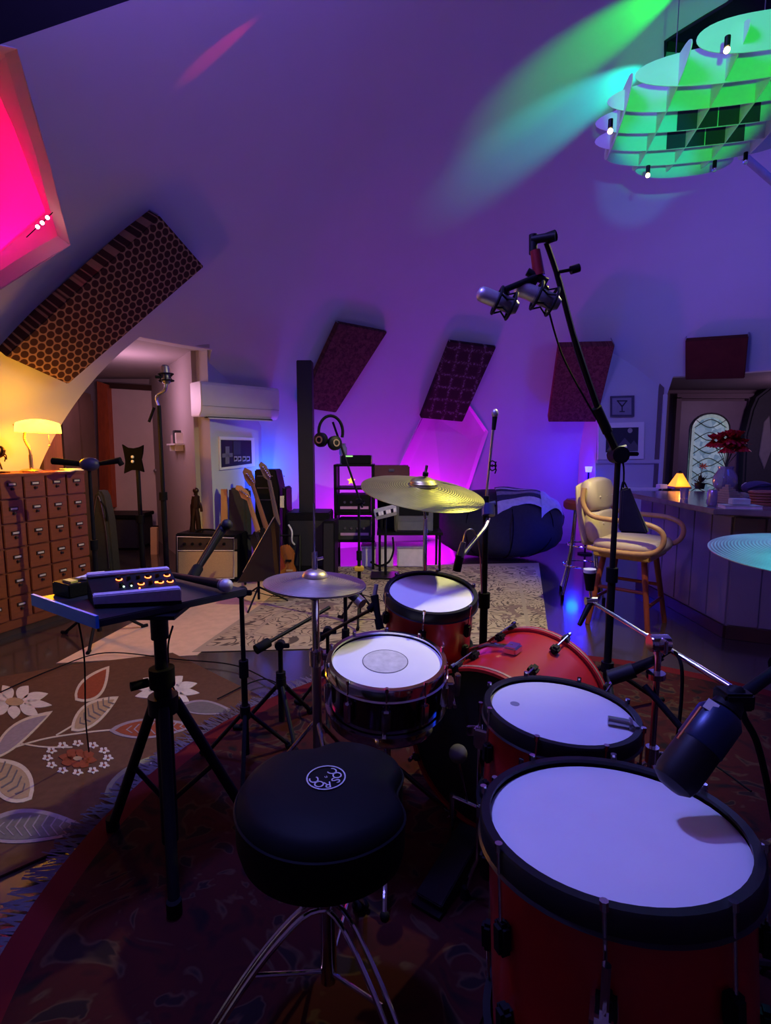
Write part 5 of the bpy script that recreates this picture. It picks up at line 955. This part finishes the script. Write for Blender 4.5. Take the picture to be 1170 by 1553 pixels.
# ================================================================ BEAN BAG, STOOLS, COUNTER
bc = P(757, 800, 6.45); bc.z = .42; bb = thing('bean_bag', 'huge dark bean bag chair on the floor by the dome wall', 'bean bag', (bc.x, bc.y, 0))
mb = MB(); rows = []; NB = 40
for i in range(15):
    a = PI*i/14; row = []
    for j in range(1 if i in (0, 14) else NB):
        t = 2*PI*j/NB; rr = math.sin(a)**.62*(1+.035*math.sin(5*t+i*.9)+.02*math.sin(9*t)); z = -math.cos(a)
        zz = .42+z*(.40 if z < 0 else .42)-.05*max(0, math.cos(t))*max(0, z); row.append(mb.v((bc.x+.80*rr*math.cos(t), bc.y+.50*rr*math.sin(t), max(.004, zz+.0))))
    rows.append(row)
for A_, B_ in zip(rows, rows[1:]):
    for j in range(NB):
        k = (j+1) % NB
        if len(A_) == 1: mb.f((A_[0], B_[j], B_[k]))
        elif len(B_) == 1: mb.f((A_[j], A_[k], B_[0]))
        else: mb.f((A_[j], A_[k], B_[k], B_[j]))
mb.build('bag', darkgrey, bb, ang=80)
for t in (-2.2, -1.5, -.8):
    MB().tube([V((bc.x+.80*math.sin(a)**.62*math.cos(t)*1.0, bc.y+.50*math.sin(a)**.62*math.sin(t)*1.0, .42-math.cos(a)*.405)) for a in [.25+.19*k for k in range(13)]], .006, 6).build('seam', rubber, bb)
def bagz(x, y):
    u, v = (x-bc.x)/.80, (y-bc.y)/.50; r2 = min(.98, math.hypot(u, v)); s_ = r2**(1/.62); return .42+.43*math.sqrt(max(0, 1-s_*s_))
def blanket(name, label, px, cols, sub=10):
    g = thing(name, label, 'blanket', (bc.x+.3, bc.y-.1, .5)); a, b, c2, d = [V(q) for q in px]
    for k, m_ in enumerate(cols):
        mb = MB(); n = len(cols); G = []
        for i in range(3):
            row = []
            for j in range(sub+1):
                s_, t_ = (k+i/2)/n, j/sub; x = (a.x+(b.x-a.x)*t_)*(1-s_)+(d.x+(c2.x-d.x)*t_)*s_; y = (a.y+(b.y-a.y)*t_)*(1-s_)+(d.y+(c2.y-d.y)*t_)*s_
                row.append((x, y, bagz(x, y)+.018+.012*math.sin(7*t_+3*s_)))
            G.append(row)
        lo = [[mb.v((x, y, z-.014)) for x, y, z in r_] for r_ in G]; hi = [[mb.v(q) for q in r_] for r_ in G]
        for i in range(2):
            for j in range(sub): mb.f((hi[i][j], hi[i][j+1], hi[i+1][j+1], hi[i+1][j])); mb.f((lo[i][j+1], lo[i][j], lo[i+1][j], lo[i+1][j+1]))
        for i in range(2): mb.f((lo[i][0], hi[i][0], hi[i+1][0], lo[i+1][0])); mb.f((lo[i][-1], lo[i+1][-1], hi[i+1][-1], hi[i][-1]))
        for j in range(sub): mb.f((lo[0][j], lo[0][j+1], hi[0][j+1], hi[0][j])); mb.f((lo[2][j+1], lo[2][j], hi[2][j], hi[2][j+1]))
        mb.build('stripe', m_, g, ang=70)
    return g
lt = mk('blanket_pale', (.68, .65, .70), .9, 0, .3, 22, bump=.3); dkb = mk('blanket_navy', (.04, .04, .08), .9, 0, .3, 30, bump=.3); mid = mk('blanket_grey', (.28, .26, .32), .9, 0, .4, 30, bump=.3)
blanket('striped_blanket', 'grey and navy striped blanket thrown over the bean bag', [(bc.x-.08, bc.y-.05), (bc.x+.48, bc.y+.10), (bc.x+.44, bc.y-.36), (bc.x-.12, bc.y-.47)], [mid, dkb, lt, dkb, mid, dkb, lt])
blanket('knit_blanket', 'pale crumpled throw with dark scribbles at the end of the bean bag', [(bc.x+.46, bc.y-.08), (bc.x+.69, bc.y-.02), (bc.x+.73, bc.y-.17), (bc.x+.40, bc.y-.42)], [lt, lt, lt])
# upholstered counter stool
SO = Zp(950, 945, 0); sa = math.radians(-42); Ms = Matrix.Translation((SO.x, SO.y, 0)) @ Matrix.Rotation(sa, 4, 'Z')
st = thing('counter_stool', 'cream leather counter stool with tufted back and bentwood arms', 'stool', (SO.x, SO.y, 0))
def lo_(x, y, z): return Ms @ V((x, y, z))
for sx in (-1, 1):
    for sy_ in (-1, 1): MB(Ms).cyl((.14*sx, .14*sy_, .55), (.215*sx, .215*sy_, 0.002), .022, .018).build('leg', honey if False else redwood, st)
for z_, k_s in ((.20, .19), (.30, .175)):
    for a_ in range(4):
        s1_, s2_ = ((1, 1), (1, -1), (-1, -1), (-1, 1))[a_], ((1, -1), (-1, -1), (-1, 1), (1, 1))[a_]
        if (a_ % 2 == 0) == (z_ == .20): MB(Ms).cyl((k_s*s1_[0], k_s*s1_[1], z_), (k_s*s2_[0], k_s*s2_[1], z_), .013).build('stretcher', redwood, st)
MB(Ms).box((0, 0, .555), (.40, .42, .05)).build('seat_frame', honey, st, bevel=.01)
def cushion(M, c, d, p=.35, n=12):
    mb = MB(M); mb.box(c, d); bmesh.ops.subdivide_edges(mb.bm, edges=mb.bm.edges[:], cuts=n, use_grid_fill=True)
    ce = M @ V(c); Mi = M.to_3x3().inverted()
    for v_ in mb.bm.verts:
        q = Mi @ (v_.co-ce); u = [q[i]/(d[i]/2) for i in range(3)]
        sc5 = [math.sqrt(max(0, 1-p*u[(i+1) % 3]**2/2-p*u[(i+2) % 3]**2/2+p*p*u[(i+1) % 3]**2*u[(i+2) % 3]**2/3)) for i in range(3)]
        v_.co = ce+M.to_3x3() @ V([q[i]*sc5[i] for i in range(3)])
    return mb
cushion(Ms, (.02, 0, .625), (.50, .50, .11), .5).build('seat_cushion', cream, st, ang=80)
Mb = Ms @ Matrix.Translation((-.24, 0, .86)) @ Matrix.Rotation(-.16, 4, 'Y')
for r_ in range(2): cushion(Mb, (.0, 0, -.12+.24*r_), (.14, .46, .27), .6).build('back_cushion', cream, st, ang=80)
cushion(Mb, (-.075, 0, -.02), (.05, .47, .50), .4).build('back_shell', cream, st, ang=80)
for r_ in range(2):
    for s_ in (-1, 0, 1): MB(Mb).sph((.062, .13*s_, .0+.2*(r_-.5)), .011, n=8).build('button', cream, st)
for sy_ in (-1, 1):
    y_ = .265*sy_; MB(Ms).tube(arc([(-.27, y_*.95, 1.04), (-.27, y_, .93), (-.20, y_, .84), (-.05, y_, .82), (.17, y_, .81), (.28, y_, .76), (.28, y_, .66), (.18, y_, .60), (-.10, y_, .59), (-.22, y_, .60)], 6), .019, 10).build('arm', honey, st)
# chrome stool behind it
cq = Zp(882, 905, 0); c2s = thing('chrome_stool', 'chrome bar stool with a dark red seat behind the cream stool', 'stool', (cq.x, cq.y, 0)); zs = .80
mb = MB(); mb.lathe([(0, 0), (.17, 0), (.185, .02), (.185, .06), (.16, .085), (0, .095)], (cq.x, cq.y, zs), n=32); mb.build('seat', mk('dark_red_vinyl', (.14, .02, .025), .4), c2s)
for k in range(4):
    a = .5+PI/2*k; d = V((math.cos(a), math.sin(a), 0)); o = V((cq.x, cq.y, 0)); lg = MB().tube(arc([o+d*.11+V((0, 0, zs)), o+d*.13+V((0, 0, .55)), o+d*.17+V((0, 0, .28)), o+d*.24+V((0, 0, .03))], 6), .011).build('leg', chrome, c2s); MB().cyl(o+d*.24+V((0, 0, 0.001)), o+d*.24+V((0, 0, .05)), .014).build('rubber_foot', rubber, lg)
for z_, r_ in ((.30, .168), (.48, .140)): MB().tube([V((cq.x+r_*math.cos(2*PI*i/32), cq.y+r_*math.sin(2*PI*i/32), z_)) for i in range(32)], .008, 8, True).build('foot_ring', chrome, c2s)
# counter
CZ = .93; top = [(2.24, 5.03), (2.19, 3.49), (3.4, 2.95), (3.75, 3.7), (3.3, 5.03)]; co = thing('kitchen_counter', 'purple-lit panelled kitchen counter with an angled stone top', 'counter', (2.7, 4.0, 0))
stone = mk('stone_top', (.20, .17, .15), .16, 0, .5, 12)
MB().prism([(x, y, CZ-.04) for x, y in top], (0, 0, .04)).build('worktop', stone, co, bevel=.006)
base = [(2.42, 4.95), (2.40, 3.60), (3.42, 3.14), (3.65, 3.72), (3.25, 4.95)]; cpm = mk('counter_panel', (.20, .17, .20), .7, 0, .12, 4)
MB().prism([(x, y, .0) for x, y in base], (0, 0, CZ-.041)).build('body', cpm, co, smooth=False)
for (a, b, n) in ((base[0], base[1], 6), (base[1], base[2], 6)):
    a, b = V((*a, 0)), V((*b, 0)); d = b-a; nv = V((d.y, -d.x, 0)).normalized()
    for k in range(n):
        p0, p1 = a+d*((k+.02)/n), a+d*((k+.98)/n); MB().prism([p0+V((0, 0, .10)), p1+V((0, 0, .10)), p1+V((0, 0, .86)), p0+V((0, 0, .86))], nv*.012).build('panel', cpm, co, bevel=.003)
    MB().prism([a+V((0, 0, .002)), b+V((0, 0, .002)), b+V((0, 0, .09)), a+V((0, 0, .09))], nv*.018).build('kickboard', darkwood, co)
# things on the counter
def cz(x, y): return Zp(x, y, CZ+.001)
pl = cz(1030, 741); py_ = thing('pyramid_lamp', 'glowing orange pyramid lamp with a dark tip on the counter', 'lamp', pl)
om = mk('orange_salt', (1, .35, .03), .6, emit=1.7, ecol=(1, .30, .015))
h0 = .13; MB().hull([pl+V((x, y, .024)) for x, y in ((-.075, -.075), (.075, -.075), (.075, .075), (-.075, .075))], [pl+V((x*.02, y*.02, .024+h0)) for x, y in ((-1, -1), (1, -1), (1, 1), (-1, 1))]).build('pyramid', om, py_, smooth=False); MB().sph(pl+V((.005, 0, .165)), .017).build('tip', black, py_); MB().box(pl+V((0, 0, .011)), (.17, .17, .022)).build('base', wood, py_, bevel=.004)
light('pyramid_glow', 'POINT', pl+V((-.02, -.11, .09)), (1, .45, .1), .5, .03)
q = cz(1004, 741); tag(MB().box(q+V((0, 0, .022)), (.09, .06, .044), rz(.2)).build('small_box', paper, bevel=.003), 'small cream box left standing by the pyramid lamp', 'box')
def glasscup(label, p, r, h, mat, name='tumbler', cat='glass'):
    o = MB().lathe([(0, 0), (r*.85, 0), (r, h), (r*.92, h), (r*.78, .008), (0, .008)], p, n=24).build(name, mat); return tag(o, label, cat)
glasscup('clear glass tumbler in front of the pyramid lamp', cz(1038, 756), .033, .085, mk('cup_glass', (.55, .5, .6), .08, 0, .1, trans=.6))
cn_ = cz(1080, 767); can = thing('drink_can', 'lilac aluminium drink can on the counter', 'can', cn_); cam_ = mk('can_metal', (.45, .40, .55), .3, .7)
MB().lathe([(0, 0), (.024, 0), (.031, .01), (.031, .098), (.025, .11), (0, .11)], cn_, n=24).build('body', cam_, can); MB().lathe([(.020, .111), (.0265, .111), (.0265, .115), (.020, .115)], cn_, n=24, closed=True).build('rim', chrome, can); MB().box(cn_+V((0, -.004, .113)), (.010, .02, .003)).build('pull_tab', chrome, can)
vs = cz(1099, 745); vz = thing('glass_vase', 'round clear glass vase holding red flowers', 'vase', vs); vgl = mk('vase_glass', (.62, .58, .68), .06, 0, .1, trans=.75)
MB().lathe([(0, 0), (.055, 0), (.09, .04), (.105, .10), (.095, .15), (.07, .19), (.06, .21), (.07, .235), (.065, .235), (.055, .21), (.065, .185), (.09, .148), (.10, .10), (.085, .045), (.05, .006), (0, .006)], vs, n=32).build('bowl', vgl, vz)
redf = mk('red_petal', (.55, .010, .018), .6, 0, .35, 40); gst = mk('green_stem', (.06, .10, .04), .6)
fc = P(1110, 668, vs.y)
for k in range(12):
    c = fc+V((random.uniform(-.15, .15), random.uniform(-.09, .09), random.uniform(-.06, .06))); g = thing('red_flower', 'red bloom in the bouquet of the glass vase', 'flower', c, 'red flowers in the vase')
    MB().tube(arc([vs+V((random.uniform(-.03, .03), random.uniform(-.03, .03), .03)), vs+V((0, 0, .22)), c-V((0, 0, .03))], 5), .0035, 6).build('stem', gst, g)
    for r_ in range(4):
        for j in range(8):
            a = 2*PI*(j+.5*r_)/8; el = -.75+.75*r_; d = V((math.cos(a)*math.cos(el), math.sin(a)*math.cos(el), math.sin(el))); s_ = V((-math.sin(a), math.cos(a), 0)); L = .10-.014*r_
            MB().hull([c+s_*.004, c-s_*.004, c-s_*.004+V((0, 0, .002)), c+s_*.004+V((0, 0, .002))], [c+d*L*.6+s_*.028, c+d*L*.6-s_*.028, c+d*L-s_*.010, c+d*L+s_*.010]).build('petal', redf, g, smooth=False)
    MB().sph(c+V((0, 0, .012)), .014, n=8).build('centre', redf, g)
pp = cz(1112, 763); o = thing('cardboard_pyramid', 'tan stepped pyramid ornament on the counter', 'ornament', pp); tanm = mk('tan_stone', (.40, .32, .18), .8, 0, .2, 25)
for k in range(8):
    w_ = .19*(1-k/8.2); MB().box(pp+V((0, .07, .008+.0165*k)), (w_, w_, .0155), rz(.35)).build('step', tanm, o, bevel=.001)
tr_ = cz(1120, 772); bk = thing('book', 'grey hardback book near the counter corner', 'book', tr_); MB().box(tr_+V((.03, .03, .012)), (.22, .12, .02), rz(-.2)).build('pages', paper, bk); MB().box(tr_+V((.03, .03, .0235)), (.225, .125, .003), rz(-.2)).box(tr_+V((.03, .03, .0015)), (.225, .125, .003), rz(-.2)).build('cover', mk('mint_cover', (.50, .62, .38), .6), bk)
tag(MB().box(tr_+V((.025, .03, .026+.021)), (.11, .07, .040), rz(-.2)).build('mint_box', mk('mint_box', (.55, .66, .55), .5), bevel=.004), 'pale mint box on the hardback book', 'box')
br_ = cz(1158, 768); o = thing('wicker_basket', 'brown woven bread basket at the counter edge', 'basket', br_)
for k in range(5): MB().tube([br_+V((.08+(.085+.006*k)*math.cos(2*PI*i/28), .09+(.06+.004*k)*math.sin(2*PI*i/28), .012+.02*k)) for i in range(28)], .010, 8, True).build('weave', mk('wicker', (.34, .12, .05), .6), o)
MB().lathe([(0, 0), (.08, 0), (.08, .008), (0, .008)], br_+V((.08, .09, .001)), n=24).build('bottom', wood, o)
o = thing('cloth_bundle', 'dark purple cloth bundle behind the bread basket', 'cloth', cz(1150, 752)); q = cz(1150, 752); MB().sph(q+V((.06, .10, .062)), .06, (2.2, 1.3, 1.0), 24).build('fabric', mk('purple_cloth', (.06, .04, .10), .9, 0, .3, 20, bump=.5), o, ang=80); MB().tube(arc([q+V((-.06, .05, .06)), q+V((.03, .0, .10)), q+V((.14, .03, .09))], 6), .008).build('fold', mk('purple_cloth', (.06, .04, .10), .9), o)
o = thing('crumpled_napkin', 'pale crumpled napkin by the glass vase', 'napkin', cz(1134, 742)); q = cz(1134, 742); 
for k in range(4): MB().sph(q+V((.02*k-.03, .01*(k % 2), .03+.012*(k % 2))), .03, (1, .8, .9), 8, rz(k)).build('fold', mk('pale_yellow_paper', (.65, .62, .42), .8), o, smooth=False)
fp_ = cz(1066, 742); o = thing('succulent_plant', 'dark leafy plant with an orange bloom behind the drink can', 'plant', fp_); dgl = mk('dark_leaf', (.025, .035, .028), .5); orb = mk('orange_petal', (.75, .22, .06), .6)
MB().lathe([(0, 0), (.04, 0), (.05, .06), (.045, .06), (0, .05)], fp_+V((0, .05, 0)), n=20).build('pot', black, o)
for k in range(22):
    a = random.uniform(0, 2*PI); el = random.uniform(.1, 1.3); d = V((math.cos(a)*math.cos(el), math.sin(a)*math.cos(el), math.sin(el))); s_ = V((-math.sin(a), math.cos(a), 0)); c = fp_+V((0, .05, .05)); L = random.uniform(.07, .12)
    MB().hull([c-s_*.006, c+s_*.006, c+V((0, 0, .004))], [c+d*L-s_*.002, c+d*L+s_*.002, c+d*L+V((0, 0, .002))]).hull([c+d*L*.5-s_*.014, c+d*L*.5+s_*.014, c+d*L*.5+V((0, 0, .004))], [c+d*L-s_*.002, c+d*L+s_*.002, c+d*L+V((0, 0, .002))]).build('leaf', dgl, o, smooth=False)
oc_ = P(1066, 707, fp_.y+.03)
MB().tube([fp_+V((0, .05, .05)), oc_], .003, 6).build('stalk', dgl, o)
for k in range(7): a = 2*PI*k/7; d = V((math.cos(a), -.3, math.sin(a)*.7)); s_ = V((-math.sin(a), 0, math.cos(a))); MB().hull([oc_-s_*.004, oc_+s_*.004, oc_+V((0, -.004, 0))], [oc_+d*.035-s_*.008, oc_+d*.035+s_*.008, oc_+d*.05+V((0, -.002, 0))]).build('petal', orb, o, smooth=False)
# coat in the entry
ct = thing('hanging_coat', 'long black coat with a grey lining hanging in the entry', 'coat', (5.75, 7.6, .7)); cq_ = lambda x, y, d=7.75: P(x, y, d)
MB().prism([cq_(*q) for q in [(1150, 602), (1172, 585), (1200, 590), (1215, 640), (1212, 748), (1150, 750), (1128, 745), (1132, 660), (1142, 620)]], (0, .16, 0)).build('coat_body', darkgrey, ct, bevel=.03); MB().prism([cq_(*q, 7.73) for q in [(1160, 640), (1168, 630), (1172, 680), (1160, 712), (1152, 690)]], (0, .02, 0)).build('lining', mk('grey_lining', (.16, .15, .15), .9), ct, bevel=.006); MB().cyl(cq_(1178, 588, 7.9), cq_(1178, 584, 8.0), .015).build('coat_hook', steel, ct)
# small LED lamp on the wall base
lq_ = P(893, 716, 6.62); o = thing('led_spot', 'small blue LED lamp beside the white wall', 'lamp', (lq_.x, lq_.y, 0)); ze = lq_.z
MB().cyl((lq_.x, lq_.y, .002), (lq_.x, lq_.y, ze), .012).lathe([(0, 0), (.09, 0), (.09, .015), (0, .02)], (lq_.x, lq_.y, .001), n=24).build('stand', black, o); MB().cyl((lq_.x, lq_.y, ze), (lq_.x, lq_.y, ze+.07), .035, .045).build('lamp_head', mk('blue_led', (.4, .4, 1), .4, emit=3, ecol=(.15, .15, 1)), o)
